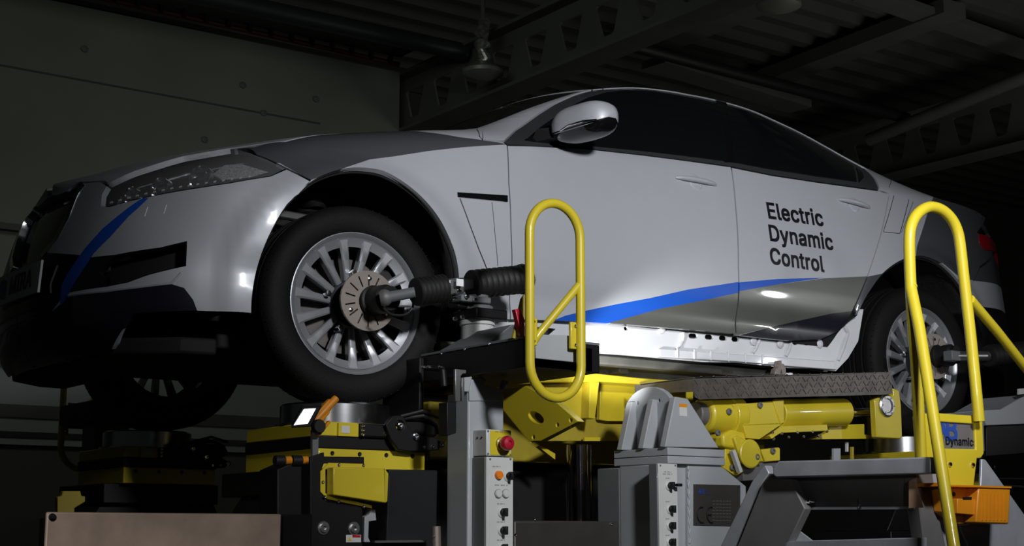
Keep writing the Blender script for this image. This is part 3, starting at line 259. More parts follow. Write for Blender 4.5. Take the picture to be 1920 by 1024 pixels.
#        x      zB    inB    dR     zR    bulge  Cshift  zC    
_tb = tab([(-.90, .735, .085, .10, .748, 0, .10, .80), (-.80, .735, .085, .105, .752, 0, .08, .82), (-.70, .74, .08, .11, .765, 0, .05, .85), (-.55, .765, .07, .11, .80, 0, .02, .90),
           (-.43, .785, .06, .115, .835, .004, 0, .93), (-.17, .85, .05, .145, .925, .012, 0, .99), (.28, .93, .045, .19, 1.018, .018, 0, 1.045), (.58, .985, .045, .21, 1.072, .016, 0, 1.10),
           (.70, .997, .05, .235, 1.125, .01, 0, 1.17), (.92, 1.01, .055, .285, 1.235, .012, 0, 1.30), (1.23, 1.025, .055, .335, 1.372, .014, 0, 1.45), (1.5, 1.045, .055, .355, 1.44, .016, 0, 1.49),
           (1.8, 1.06, .055, .355, 1.468, .018, 0, 1.505), (2.16, 1.075, .055, .355, 1.464, .018, 0, 1.50), (2.48, 1.09, .055, .335, 1.40, .014, 0, 1.45), (2.81, 1.105, .055, .305, 1.295, .01, 0, 1.35),
           (3.0, 1.11, .055, .265, 1.225, .008, 0, 1.27), (3.16, 1.11, .055, .215, 1.165, .006, 0, 1.21), (3.4, 1.10, .05, .15, 1.145, .004, 0, 1.18), (3.7, 1.08, .045, .10, 1.12, .003, -.02, 1.17), (4.0, 1.06, .04, .08, 1.10, 0, -.06, 1.15), (4.1, 1.05, .04, .07, 1.09, 0, -.1, 1.13)])
def sm(a, b, x): t = np.clip((x-a)/(b-a), 0, 1); return t*t*(3-2*t)
_side_z = [.0, .14, .20, .27, .34, .385, .41, .44, .49, .56, .66, .78]; _side_d = [.14, .10, .06, .034, .022, .026, .028, .020, .006, 0, 0, .004]
_nose_z = [.0, .10, .16, .22, .30, .40, .50, .62, .72, .80]; _nose_d = [.25, .14, .06, .025, .006, 0, .02, .05, .08, .11]
_rear_z = [.0, .12, .2, .3, .45, .6, .75, .9, 1.1]; _rear_d = [.2, .1, .05, .02, .0, .0, .015, .03, .05]
def SK0(s, v):
    s = np.asarray(s, float); v = np.asarray(v, float)
    sa = np.clip(s, 0, SMAX)
    x = np.interp(sa, _sl, _pl[:, 0]); y = np.interp(sa, _sl, _pl[:, 1]); nx = np.interp(sa, _sl, _nr[:, 0]); ny = np.interp(sa, _sl, _nr[:, 1])
    g, T = _tb; zB, inB, dR, zR, bul, cs, zC = [np.interp(x, g, T[k]) for k in range(7)]
    wn = 1-sm(-.68, -.30, x); wr = sm(3.35, 3.75, x); ws = 1-wn-wr
    z = np.minimum(v, zB)
    up = np.clip((z-.62)/np.maximum(zB-.62, .05), 0, 1)
    ds = np.where(z < .62, np.interp(z, _side_z, _side_d), inB*up**2.0)
    # the tuck of the doors only between the wheels
    dn = np.interp(z, _nose_z, _nose_d); dr = np.interp(z, _rear_z, _rear_d)
    dn = dn+(inB-np.interp(zB, _nose_z, _nose_d))*sm(.55, .74, z)
    dr = np.where(z > .7, dr+(inB-np.interp(zB, _rear_z, _rear_d))*sm(.7, 1.0, z), dr)
    d = ds*ws+dn*wn+dr*wr
    # flares round the wheel openings
    for cx, cz, r0 in ((-.005, .345, .445), (2.93, .35, .445)):
        r = np.hypot(x-cx, (z-cz)*.98); side = np.abs(ny)
        d = d-.020*(1-sm(r0-.01, r0+.055, r))*side*sm(.10, .2, z)
    tB = np.stack([x-nx*d, y-ny*d, z+H], -1)
    R = np.stack([x-nx*dR, y-ny*dR, zR+H], -1)
    B = np.stack([x-nx*inB, y-ny*inB, zB+H], -1)
    L = np.linalg.norm(R-B, axis=-1); Wd = np.maximum(np.abs(R[..., 1]), .02)
    tg = np.clip((v-zB)/np.maximum(L, 1e-4), 0, 1)[..., None]
    G = B+(R-B)*tg; G[..., 0] += nx*bul*4*(tg*(1-tg))[..., 0]; G[..., 1] += ny*bul*4*(tg*(1-tg))[..., 0]; G[..., 2] += bul*3*(tg*(1-tg))[..., 0]
    tt = np.clip((v-zB-L)/Wd, 0, 1)[..., None]
    C = np.stack([x+cs, 0*x, np.maximum(zC, zR)+H], -1)
    T_ = R+(C-R)*tt; T_[..., 2] = R[..., 2]+(C[..., 2]-R[..., 2])*(1-(1-tt[..., 0])**2)
    out = np.where((v > zB)[..., None], G, tB); out = np.where((v > zB+L)[..., None], T_, out)
    return out
def vR(x):                                   # v of the roof rail / bonnet crest at x
    s = s_of_x(x); lo, hi = .7, 1.9
    g, T = _tb; xx = x; zB, inB, dR, zR = [np.interp(xx, g, T[k]) for k in range(4)]
    return float(zB+math.hypot(dR-inB, zR-zB))
def vB(x): return float(np.interp(x, _tb[0], _tb[1][0]))
_NS, _NV, _V0, _V1 = 520, 230, -.1, 2.2
_hs = SMAX/(_NS-1); _hv = (_V1-_V0)/(_NV-1)
_a, _b = np.meshgrid(np.linspace(0, SMAX, _NS), np.linspace(_V0, _V1, _NV), indexing='ij')
_G = SK0(_a, _b); _pd = 8
_flip = np.array([1, -1, 1.])
_G = np.concatenate([_G[1:_pd+1][::-1]*_flip, _G, _G[-_pd-1:-1][::-1]*_flip], 0); _G = np.pad(_G, ((0, 0), (_pd, _pd), (0, 0)), mode='reflect', reflect_type='odd')
def _gauss(A, sg, ax):
    r = int(3*sg+1); k = np.exp(-.5*(np.arange(-r, r+1)/sg)**2); k /= k.sum(); return np.apply_along_axis(lambda m: np.convolve(np.pad(m, r, mode='edge'), k, 'valid'), ax, A)
_G = _gauss(_gauss(_G, 1.6, 0), .9, 1)
def SK(s, v):
    s = np.asarray(s, float); v = np.asarray(v, float)
    a = np.clip(s/_hs, -_pd+2, _NS-1+_pd-3)+_pd; b = np.clip((v-_V0)/_hv, -_pd+2, _NV-1+_pd-3)+_pd
    i = np.floor(a).astype(int); j = np.floor(b).astype(int); t = (a-i)[..., None]; u = (b-j)[..., None]
    wb = lambda t: ((1-t)**3/6, (3*t**3-6*t**2+4)/6, (-3*t**3+3*t**2+3*t+1)/6, t**3/6)
    wa = wb(t); wv = wb(u); o = 0
    for p in range(4):
        for q in range(4): o = o+wa[p]*wv[q]*_G[i-1+p, j-1+q]
    return o
def SKn(s, v):
    e = 2e-3; s = np.asarray(s, float); v = np.asarray(v, float)
    a = SK(s+e, v)-SK(s-e, v); b = SK(s, v+e)-SK(s, v-e); n = np.cross(a, b)
    return n/np.maximum(np.linalg.norm(n, axis=-1), 1e-9)[..., None]
_gs, _gv = np.meshgrid(np.linspace(0, SMAX, 420), np.linspace(.02, 2.0, 240), indexing='ij')
_gp = SK(_gs, _gv); _gn = SKn(_gs, _gv); _gpx = proj(_gp); _fac = (((_gp-CAM)*_gn).sum(-1) < 0) & (_gp[..., 1] < -.02)
def inv(u, v):                               # pixel -> surface parameters, checked against real 3-D positions
    d2 = ((_gpx-np.array([u, v]))**2).sum(-1)+np.where(_fac, 0, 1e9)
    i = np.unravel_index(np.argmin(d2), d2.shape); q = np.array([_gs[i], _gv[i]])
    for _ in range(12):
        p = proj(SK(q[0], q[1])); r = p-np.array([u, v]); e = 1e-3
        J = np.stack([(proj(SK(q[0]+e, q[1]))-p)/e, (proj(SK(q[0], q[1]+e))-p)/e], 1)
        st = np.linalg.solve(J.T@J+np.eye(2)*2000, -J.T@r); n_ = np.linalg.norm(st)
        if n_ > .05: st *= .05/n_
        q = q+st; q[0] = min(max(q[0], 0), SMAX)
        if n_ < 1e-5: break
    return (float(q[0]), float(q[1]))
# outline tokens: (u,v) pixel; ('x',x,v) place on the surface; ('R',x,off) / ('B',x,off) beside the roof rail / waist line
def tok(p):
    if p[0] == 'x': return (s_of_x(p[1]), p[2])
    if p[0] == 's': return (p[1], p[2])
    if p[0] == 'R': return (s_of_x(p[1]), vR(p[1])+p[2])
    if p[0] == 'C':
        s_ = s_of_x(p[1]); return (s_, vR(p[1])+max(.02, abs(float(np.interp(s_, _sl, _pl[:, 1])))-float(np.interp(p[1], _tb[0], _tb[1][2])))-.004)
    if p[0] == 'B': return (s_of_x(p[1]), vB(p[1])+p[2])
    return inv(*p)
def outl(pts, step=.02, closed=True):
    q = [np.array(tok(p)) for p in pts]; out = []
    for i in range(len(q) if closed else len(q)-1):
        a = q[i]; b = q[(i+1) % len(q)]; n = max(1, int(np.linalg.norm(b-a)/step))
        out += [a+(b-a)*k/n for k in range(n)]
    if not closed: out.append(q[-1])
    return out
def shrink(P, g):
    P = np.array(P); A = np.roll(P, 1, 0); B = np.roll(P, -1, 0); t = B-A; t /= np.maximum(np.linalg.norm(t, axis=1), 1e-9)[:, None]
    ar = .5*np.sum(P[:, 0]*np.roll(P[:, 1], -1)-np.roll(P[:, 0], -1)*P[:, 1]); n = np.stack([-t[:, 1], t[:, 0]], 1)*(1 if ar > 0 else -1)
    return P+n*g
def panel(name, outline, mats, parent, regions=(), holes=(), gap=.0025, off=0., step=.03, thick=.02, pre=False, mirror=True, fn=None):
    """a body panel lying on the car's surface; regions = [(outline, material index)]"""
    O = outline if pre else outl(outline); O = shrink(O, gap) if gap else np.array(O)
    Hs = [np.array(h if pre else outl(h)) for h in holes]; Rg = [(np.array(outl(r)), k) for r, k in regions]
    loops = [O]+Hs+[r for r, _ in Rg]; pts = []; ed = []
    for L in loops:
        b = len(pts); pts += [Vector((p[0], p[1])) for p in L]; ed += [(b+i, b+(i+1) % len(L)) for i in range(len(L))]
    lo = O.min(0); hi = O.max(0)
    gx, gy = np.meshgrid(np.arange(lo[0]+step/2, hi[0], step), np.arange(lo[1]+step/2, hi[1], step)); g = np.stack([gx.ravel(), gy.ravel()], 1)
    keep = pip(g, O); g = g[keep]
    allp = np.array([(p.x, p.y) for p in pts]); ok = np.array([np.min(((allp-q)**2).sum(1)) > (step*.35)**2 for q in g]) if len(g) else np.zeros(0, bool)
    pts += [Vector(q) for q in g[ok]]
    V, E, T, *_ = delaunay_2d_cdt(pts, ed, [], 0, 1e-5)
    V = np.array([(p.x, p.y) for p in V]); T = np.array([t for t in T if len(t) == 3]); c = V[T].mean(1)
    keep = pip(c, O)
    for h in Hs: keep &= ~pip(c, h)
    T = T[keep]; c = c[keep]; mi = np.zeros(len(T), int)
    for r, k in Rg: mi[pip(c, r)] = k
    used = np.unique(T); mp = -np.ones(len(V), int); mp[used] = np.arange(len(used)); V = V[used]; T = mp[T]
    P = SK(V[:, 0], V[:, 1]); N = SKn(V[:, 0], V[:, 1])
    if fn is not None: off = fn(P, V)[:, None]
    P = P+N*off; n = len(P); F = [tuple(t) for t in T]; es = {(t[k], t[(k+1) % 3]): mi[j] for j, t in enumerate(F) for k in range(3)}
    sv = []; sf = []; sm_ = []; sk = {}
    for (a, b), m_ in es.items():
        if (b, a) in es: continue
        for q in (a, b):
            if q not in sk: sk[q] = n+len(sv); sv += [P[q], P[q]-N[q]*thick]
        sf.append((b, a, None)); sm_.append(m_)
    faces = F+[(sk[b], sk[a], sk[a]+1, sk[b]+1) for b, a, _ in sf]
    vs = list(map(tuple, P))+[tuple(p) for p in sv]
    # orient outward
    me = bpy.data.meshes.new(name); a, b, c_ = P[T[0]]
    tri_n = np.cross(P[T[:, 1]]-P[T[:, 0]], P[T[:, 2]]-P[T[:, 0]]); flip = (tri_n*N[T[:, 0]]).sum() < 0
    if flip: faces = [f[::-1] for f in faces]
    me.from_pydata(vs, [], faces); me.polygons.foreach_set('material_index', list(mi)+sm_)
    if not isinstance(mats, (list, tuple)): mats = [mats]
    cn = [tuple(q) for q in N]+[(0, 0, 0)]*len(sv)
    if mirror == 'join':
        nv = len(vs); vs = vs+[(p[0], -p[1], p[2]) for p in vs]; faces = faces+[tuple(i+nv for i in f)[::-1] for f in faces]
        cn = cn+[(q[0], -q[1], q[2]) for q in cn]; mm = list(mi)+sm_
        bpy.data.meshes.remove(me); me = bpy.data.meshes.new(name); me.from_pydata(vs, [], faces); me.polygons.foreach_set('material_index', mm+mm)
    o = finish(me, name, mats, parent, 0); me.shade_smooth()
    me.normals_split_custom_set_from_vertices(cn)
    if mirror is True:
        o2 = o.copy(); COL.objects.link(o2); o2.scale = (1, -1, 1)
    return o

car = empty('car', (0, 0, H-.0), 'silver-white saloon car with blue and grey stripes, raised on the test rig', 'car')
L_ = lambda *a: [tuple(p) for p in a]
arch_f = spline([(472, 588), (474, 552), (483, 503), (504, 445), (539, 384), (582, 343), (620, 324), (655, 316), (690, 316), (723, 323), (762, 346), (797, 377), (824, 412), (844, 452), (855, 486), (860, 525), (861, 560), (858, 598)], 4)
arch_f = [tuple(p) for p in arch_f]
arch_r = [tuple(p) for p in spline([(1608, 590), (1622, 562), (1635, 541), (1656, 513), (1687, 490), (1717, 481), (1740, 483), (1768, 497), (1798, 528), (1820, 566), (1828, 592)], 4)]

# ---- outer panels (traced edges, each checked back onto the real surface)
bump_top = [(537, 317), (507, 330), (430, 343), (378, 351), (322, 360), (258, 373), (206, 387), (190, 386), (192, 365), (201, 349)]
intake = [(216, 480), (301, 466), (348, 455), (346, 498), (278, 514), (236, 530), (196, 536), (186, 510)]
bonnet_edge = [('s', 0, .757), ('s', .18, .765), (150, 341), (202, 346), (258, 319), (344, 293), (430, 278)]
crest = [('R', -.25, -.02), ('R', -.1, .0), ('R', .2, .008), ('R', .45, .012), ('R', .57, .012)]
panel('front_bumper', [('s', 0, .14), ('s', .3, .14), ('s', .6, .16), (250, 590), (370, 584)]+[(471, 588)]+arch_f[:17]+[(582, 340)]+bump_top+[(150, 344), (142, 374), (129, 408), (107, 450), (92, 468), (80, 483), ('s', 0, .49)],
      [M['paint'], M['blackg'], M['blue'], M['navy']], car, mirror='join', holes=[intake],
      regions=[([('s', 0, .49), (80, 482), (88, 474), (146, 478), (168, 483), (215, 478), (301, 464), (351, 452), (349, 499), (278, 516), (240, 530), (200, 538), (129, 549), (118, 556), ('s', .3, .30), ('s', 0, .30)], 1),
               ([('s', 0, .30), ('s', .3, .30), (129, 556), (250, 541), (322, 533), (345, 540), (362, 562), (371, 586), (250, 596), ('s', .5, .1), ('s', 0, .1)], 3),
               ([(266, 372), (241, 389), (193, 428), (159, 466), (129, 509), (114, 539), (112, 574), (125, 561), (132, 544), (150, 514), (176, 475), (206, 445), (241, 406), (258, 391), (279, 371)], 2)])
panel('intake_recess', [(180, 480), (215, 474), (355, 445), (352, 502), (278, 520), (236, 536), (180, 540)], M['void'], car, off=-.07, gap=0)
panel('grille', [(150, 344), (142, 374), (129, 408), (107, 450), (92, 468), (80, 483), ('s', 0, .49), ('s', 0, .75), ('s', .18, .757)], M['blackg'], car, off=-.03, mirror='join', gap=-.006)
panel('grille_surround', [(151, 342), (143, 374), (130, 408), (108, 450), (92, 468), (80, 483), (76, 478), (88, 462), (102, 446), (123, 406), (136, 372), (144, 350)], M['chrome'], car, off=.002, gap=0, thick=.03)
panel('bonnet', bonnet_edge+crest+[('C', .44), ('C', .2), ('C', 0), ('C', -.3), ('C', -.6), ('C', -.8), ('s', .03, .765)], M['paint'], car, mirror='join', step=.045)
panel('front_wing', [(582, 338), (534, 314), (481, 291), (430, 280)]+[('R', a, b-.006) for _, a, b in crest]+[('R', .6, -.02), (905, 263), (944, 267), (951, 273), (954, 344), (958, 430), (957, 538), (957, 600), (862, 600)]+arch_f[::-1][1:-17],
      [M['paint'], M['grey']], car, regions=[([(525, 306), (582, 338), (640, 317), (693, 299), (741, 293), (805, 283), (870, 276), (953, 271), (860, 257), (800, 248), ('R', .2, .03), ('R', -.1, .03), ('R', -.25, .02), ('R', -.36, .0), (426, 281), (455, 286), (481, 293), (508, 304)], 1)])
door_f = [(951, 273), (998, 274), (1096, 279), (1204, 291), (1290, 302), (1370, 313), (1379, 390), (1384, 498), (1380, 627), (1300, 620), (1180, 610), (1100, 605), (1040, 602), (957, 600), (957, 538), (958, 430), (954, 344)]
fd = panel('front_door', door_f, [M['paint'], M['beige'], M['blue']], car,
      regions=[([(1144, 605), (1238, 579), (1304, 566), (1390, 548), (1390, 640), (1140, 620)], 1), ([(1025, 610), (1030, 604), (1060, 592), (1097, 583), (1154, 571), (1219, 559), (1290, 543), (1390, 528), (1390, 548), (1304, 566), (1238, 579), (1144, 605), (1130, 612)], 2)])
door_r = [(1371, 314), (1446, 329), (1532, 342), (1648, 358), (1667, 364), (1652, 438), (1626, 519), (1601, 577), (1590, 600), (1572, 622), (1540, 637), (1480, 640), (1430, 635), (1381, 629), (1385, 498), (1380, 390)]
rd = panel('rear_door', door_r, [M['paint'], M['beige'], M['blue'], M['navy']], car,
      regions=[([(1370, 549), (1460, 533), (1545, 522), (1660, 516), (1610, 590), (1590, 600), (1600, 583), (1560, 588), (1500, 601), (1440, 615), (1370, 632)], 1), ([(1370, 531), (1460, 523), (1545, 521), (1460, 533), (1370, 549)], 2),
               ([(1370, 633), (1440, 615), (1500, 601), (1560, 588), (1606, 582), (1590, 612), (1545, 648), (1480, 650), (1380, 640)], 3)])
frame_low = [(952, 270), (998, 272), (1096, 277), (1204, 289), (1290, 300), (1371, 311), (1446, 327), (1532, 340), (1646, 356)]
pillar = [(946, 264), (967, 243), (1010, 213), (1040, 194), (1075, 178), (1118, 167), (1169, 163), (1225, 166), (1290, 177), (1354, 190), (1420, 209), (1500, 248), (1560, 281), (1622, 315), (1639, 332), (1648, 357)]
rail_top = [('R', a, .03) for a in (3.1, 2.9, 2.7, 2.5, 2.3, 2.1, 1.9, 1.7, 1.5, 1.35, 1.2, 1.05, .9, .75, .66)]
panel('roof_frame', pillar+[(1667, 363), (1652, 438), (1626, 519), (1602, 577), (1606, 592)]+arch_r[1:-2]+[(1815, 556), (1838, 500), (1862, 476), (1858, 452), (1832, 436), ('R', 3.7, .02), ('R', 3.5, .02), ('R', 3.3, .02)]+rail_top+[('R', .6, .0), (905, 262)],
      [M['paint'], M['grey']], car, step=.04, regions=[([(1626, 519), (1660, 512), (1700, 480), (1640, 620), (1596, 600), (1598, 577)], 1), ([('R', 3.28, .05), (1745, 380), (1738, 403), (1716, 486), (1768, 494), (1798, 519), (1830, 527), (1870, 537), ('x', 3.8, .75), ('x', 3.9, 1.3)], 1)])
panel('window_surround', frame_low+pillar[::-1], M['trimg'], car, off=-.004, step=.04)
panel('door_glass', [(984, 262), (1012, 238), (1045, 215), (1075, 196), (1101, 183), (1135, 173), (1170, 169), (1225, 171), (1290, 182), (1346, 194), (1364, 303), (1290, 293), (1204, 283), (1083, 271), (1000, 265)], M['glass'], car, off=.001, step=.05)
panel('door_glass', [(1356, 196), (1420, 215), (1500, 254), (1560, 288), (1600, 311), (1607, 341), (1532, 331), (1446, 318), (1374, 304)], M['glass'], car, off=.001, step=.05)
panel('pillar_cover', [(1340, 186), (1362, 192), (1382, 306), (1358, 304)], M['blackg'], car, off=.0, step=.05)
panel('quarter_glass', [(1605, 314), (1616, 321), (1621, 333), (1613, 342), (1610, 341)], M['glass'], car, off=.001, step=.05)
panel('windscreen', [('R', a, .034) for a in (.64, .75, .9, 1.05, 1.2, 1.3)]+[('C', 1.22), ('C', 1.0), ('C', .8), ('C', .6), ('C', .46), ('R', .58, .03)], M['glass'], car, mirror='join', step=.07, off=-.004)
panel('roof', [('R', a, .034) for a in (1.3, 1.5, 1.8, 2.1, 2.4, 2.7)]+[('C', 2.6), ('C', 2.2), ('C', 1.9), ('C', 1.5), ('C', 1.22)], M['paint'], car, mirror='join', step=.08)
panel('rear_window', [('R', a, .034) for a in (2.7, 2.9, 3.1)]+[('C', 3.4), ('C', 3.0), ('C', 2.6)], M['glass'], car, mirror='join', step=.08, off=-.004)
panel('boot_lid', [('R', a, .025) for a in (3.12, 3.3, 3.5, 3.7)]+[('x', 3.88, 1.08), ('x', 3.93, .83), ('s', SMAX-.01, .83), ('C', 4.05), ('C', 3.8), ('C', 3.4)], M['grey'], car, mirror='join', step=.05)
panel('rear_bumper', [('x', 3.34, .2), ('x', 3.335, .45), (1828, 592), (1820, 568), (1815, 558), (1838, 502), (1863, 477), ('x', 3.9, .82), ('s', SMAX-.01, .82), ('s', SMAX-.01, .18), ('x', 3.8, .2)],
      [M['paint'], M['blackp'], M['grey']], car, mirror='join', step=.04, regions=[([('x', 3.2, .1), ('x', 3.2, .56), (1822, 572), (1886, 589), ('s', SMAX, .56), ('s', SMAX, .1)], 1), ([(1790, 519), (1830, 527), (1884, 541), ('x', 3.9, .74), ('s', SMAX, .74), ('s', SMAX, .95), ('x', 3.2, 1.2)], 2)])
panel('tail_light', [(1834, 438), (1850, 442), (1864, 455), ('x', 3.85, 1.0), ('x', 3.85, .86), (1867, 474), (1846, 470), (1836, 458)], M['red'], car, off=.003, step=.02)
# near-black sheet added behind the panels so the shut lines look shaded
arch_fo = [tuple(np.array(p)) for p in arch_f]
panel('shut_line_backing', [('x', -.45, .3)]+arch_f[3:-3]+[('x', .42, .3), ('x', .8, .36), ('x', 2.3, .36), ('x', 2.46, .5)]+arch_r[3:-3]+[('x', 3.36, .4), ('x', 3.8, .4), ('x', 3.8, .95), ('x', 3.2, 1.0), ('x', 2.6, 1.02), ('x', 1.6, 1.0), ('x', .7, .95), ('x', .2, .88), ('x', -.3, .76), ('x', -.5, .55)], M['void'], car, off=-.024, gap=-.004, step=.06, thick=.004)

# ---- headlamp
hl = bump_top[::-1][1:] ; hl_out = [(203, 349), (228, 336), (266, 321), (344, 298), (387, 286), (430, 281), (456, 284), (481, 292), (535, 316)]+bump_top[1:8]+[(192, 384), (194, 365)]
house = panel('headlight', hl_out, M['blackg'], car, off=-.045, gap=-.004, mirror=False)
def on(u, v, o=0.): q = inv(u, v); return Vector(SK(q[0], q[1])+SKn(q[0], q[1])*o), Vector(SKn(q[0], q[1]))
def lamp_cup(u, v, r, m, d=.045):
    p, n = on(u, v, -.03); n = (n+Vector((-1.2, -.3, 0))).normalized()
    mb = MB(); mb.lathe([(r*1.06, -.02), (r*1.06, .004), (r, .006), (r*.93, 0), (r*.8, -.012), (r*.5, -.022), (.001, -.026)], p, n, 28, cap=False); mb.build('reflector', M[m], house)
    b = MB(); b.lathe([(.001, .004), (r*.3, .0), (r*.42, -.012), (r*.3, -.02)], p, n, 16); b.build('bulb', M['chrome'], house)
for u, v, r in ((236, 360, .030), (292, 345, .036), (372, 322, .042)): lamp_cup(u, v, r, 'chrome')
mb = MB()
q0 = [inv(*p) for p in ((400, 318), (420, 300), (452, 299), (505, 316), (470, 326), (415, 331))]
P = [Vector(SK(a, b)-SKn(a, b)*.02) for a, b in q0]; mb.prism(P, (.0, .012, 0)); mb.build('side_reflector', mat('faceted_reflector', (.55, .56, .58), .3, .7, 0, .4, 160, .6, 200), house)
for k in range(17):                                                 # daylight strip
    u = 204+k*(468-204)/16; v = np.interp(u, [204, 258, 322, 378, 430, 470], [377, 363, 350, 341, 333, 327]); p, n = on(u, v, -.012)
    mb = MB(); mb.obox(p, (n, Vector((.5, -.8, .2)), (0, 0, 1)), (.004, .010, .005)); mb.build('led', mat('led_chip', (.8, .8, .82), .2, .3) if k == 0 else bpy.data.materials['led_chip'], house, smooth=0)
panel('lens', hl_out, M['lens'], house, off=.0, gap=.001, mirror=False, thick=.004)
_b = M['lens'].node_tree.nodes['Principled BSDF']; _b.inputs['Transmission Weight'].default_value = 0; _b.inputs['Alpha'].default_value = .10
for ch in [house]:
    c = copy_tree(ch, car); c.scale = (1, -1, 1)
# ---- number plate
px_ = -.892
mb = MB(); rs = []
for k in range(9):
    y = -.26+.52*k/8; x = px_+.10*y*y*1.2+.0
    rs.append([(x, y, H+.372), (x+.008, y, H+.372), (x+.016, y, H+.484), (x+.008, y, H+.484)])
mb.rings(rs); npl = mb.build('number_plate', M['plate'], car, smooth=20)
def text_mesh(body, size=1, ext=0., bold=0., spacing=1.0):
    v = []; fs = []; x = 0
    for ch in body:
        if ch in GLYPH:
            adv, vs, f = GLYPH[ch]; b = len(v); v += [((x+p[0])/1000*size, p[1]/1000*size, 0) for p in vs]; fs += [tuple(b+i for i in q) for q in f]
        else: adv = 260
        x += adv*spacing
    k = .040*size; n = len(v); base = list(v); bf = list(fs)      # a little heavier: the same letters laid four times
    for q, (dx, dy) in enumerate(((k, 0), (0, k), (k, k))):
        v += [(p[0]+dx, p[1]+dy, .0001*(q+1)) for p in base]; fs += [tuple(i+n*(q+1) for i in g) for g in bf]
    return np.array(v), fs
def put_text(body, name, m, parent, fn, size=1, bold=0., spacing=1., ext=0.):     # fn(x, y, z) -> 3-D point
    v, f = text_mesh(body, 1, ext, bold, spacing); mb = MB(); mb.add([fn(a*size, b*size, c*size) for a, b, c in v], f); return mb.build(name, m, parent, smooth=0)
def plane_text(body, name, m, parent, o, ux, uy, size, off=.0012, **k):
    ux = Vector(ux).normalized(); uy = Vector(uy).normalized(); n = ux.cross(uy); o = Vector(o)
    return put_text(body, name, m, parent, lambda a, b, c: o+ux*a+uy*b+n*(off+c), size, **k)
def plate_pt(a, b): y = a; return Vector((px_+.12*y*y-.0015+.008*(b/.112), y, H+.372+b))
put_text('MIRA', 'lettering', M['decal'], npl, lambda a, b, c: plate_pt(.035-a, .026+b), .12)
npl_b = MB()
for k in range(4): npl_b.add([plate_pt(a, b) for a, b in ((.075+k*.045, .02+.01*(k%2)), (.11+k*.045, .02), (.11+k*.045, .095), (.075+k*.045, .08+.015*(k%2)))], [(0, 1, 2, 3)])
npl_b.build('blue_print', M['lblue'], npl, smooth=0)
# ---- text on the rear door, following its surface
def door_text(body, p0, p1, p2, parent):                            # p0 baseline left, p1 baseline right, p2 cap height above p0
    v, f = text_mesh(body, 1, 0, .012, 1.0); w = v[:, 0].max()-v[:, 0].min(); x0 = v[:, 0].min(); h = max(q[1] for q in GLYPH['E'][1])/1000
    q0, q1, q2 = [np.array(inv(*p)) for p in (p0, p1, p2)]
    # subdivide long faces is not needed: the letters are small against the door's curvature
    S_ = np.array([q0+(q1-q0)*(a-x0)/w+(q2-q0)*b/h for a, b, _ in v]); P = SK(S_[:, 0], S_[:, 1])+SKn(S_[:, 0], S_[:, 1])*.0014
    mb = MB(); mb.add(P, f); return mb.build('lettering', M['decal'], parent, smooth=0)
for t, a, b, c in (('Electric', (1441, 410), (1545, 425), (1436, 381)), ('Dynamic', (1444, 452), (1563, 470), (1440, 423)), ('Control', (1445, 495), (1546, 511), (1442, 466))):
    door_text(t, a, b, c, rd)
# ---- door handles, side vent, seams
def handle(u0, v0, u1, v1, parent):
    a, n = on(u0, v0, 0); b, n2 = on(u1, v1, 0); mb = MB(); path = []; rr = []
    for k in range(13):
        t = k/12; path.append(a+(b-a)*t+n*(.001+.014*math.sin(math.pi*t)**.6)); rr.append(.006+.005*math.sin(math.pi*min(1, t*1.0))**.5)
    mb.tube(path, rr, 12); h = mb.build('door_handle', M['paint'], parent)
    mb = MB(); c = (a+b)/2; A = (b-a).normalized(); B_ = n.cross(A)
    mb.lathe([(.001, .0025), (.022, .002), (.032, .0015), (.036, -.001)], c-B_*.004, n, 24); mb.build('handle_cup', M['paint'], h)
handle(1266, 333, 1342, 347, fd); handle(1572, 374, 1630, 390, rd)
vent = panel('side_vent', [(857, 361), (951, 367), (951, 379), (858, 370)], M['blackg'], car, off=.004, gap=0, thick=.012)
def seam(pts, name='seam', w=.0022, m='blackp', parent=car):
    q = outl(pts, .03, False); P = [Vector(SK(a, b)+SKn(a, b)*.0006) for a, b in q]; mb = MB(); mb.tube(P, w, 6); return mb.build(name, M[m], parent)
seam([(862, 372), (880, 420), (897, 466), (914, 508)]); seam([(922, 379), (928, 440), (933, 499)], w=.0012)
seam([(1676, 367), (1656, 435), (1687, 438), (1704, 374)], w=.0015); seam([(582, 337), (558, 326), (536, 315)], w=.0015, m='trimg')
seam([(1667, 352), (1674, 330)], w=.0012); seam([(1712, 378), (1690, 436)], w=.001); seam([(894, 243), (899, 256), (905, 263)], w=.0015)
seam([(277, 388), (271, 406)], w=.0016, m='plate'); seam([(312, 384), (307, 401)], w=.0016, m='plate')
seam([(129, 555), (200, 546), (262, 538), (322, 531), (340, 512)], 'bumper_blade', .005, 'paint')

# ---- wing mirrors
def mirror_mesh(side):
    mbs = [MB(), MB()]; rows = 14; seg = 28
    for part in (0, 1):
        rs = []
        for k in range(rows):
            t = k/(rows-1); y = -(.905+.235*t); w = math.sin(math.pi*min(1, .16+.84*(1-(abs(t-.42)/.60)**3.2)*.5+.0))
            e = (1-abs((t-.45)/.56)**3.5) if abs((t-.45)/.56) < 1 else 0; e = max(.06, e)**.5
            cx = .865+.050*t; cz = H+1.075+.012*t; a = .072*e; b = (.072 if part == 0 else .062)*e
            ring = []
            for j in range(seg):
                th = (-.42+(math.pi+.84)*j/(seg-1)) if part == 0 else (math.pi+.3+(math.pi-.6)*j/(seg-1))
                c, s_ = math.cos(th), math.sin(th)
                ring.append((cx+a*np.sign(c)*abs(c)**.75, y*side*-1*-1, cz+b*np.sign(s_)*abs(s_)**.8-.004*(part == 1)))
            rs.append(ring)
        mbs[part].rings(rs)
    return mbs
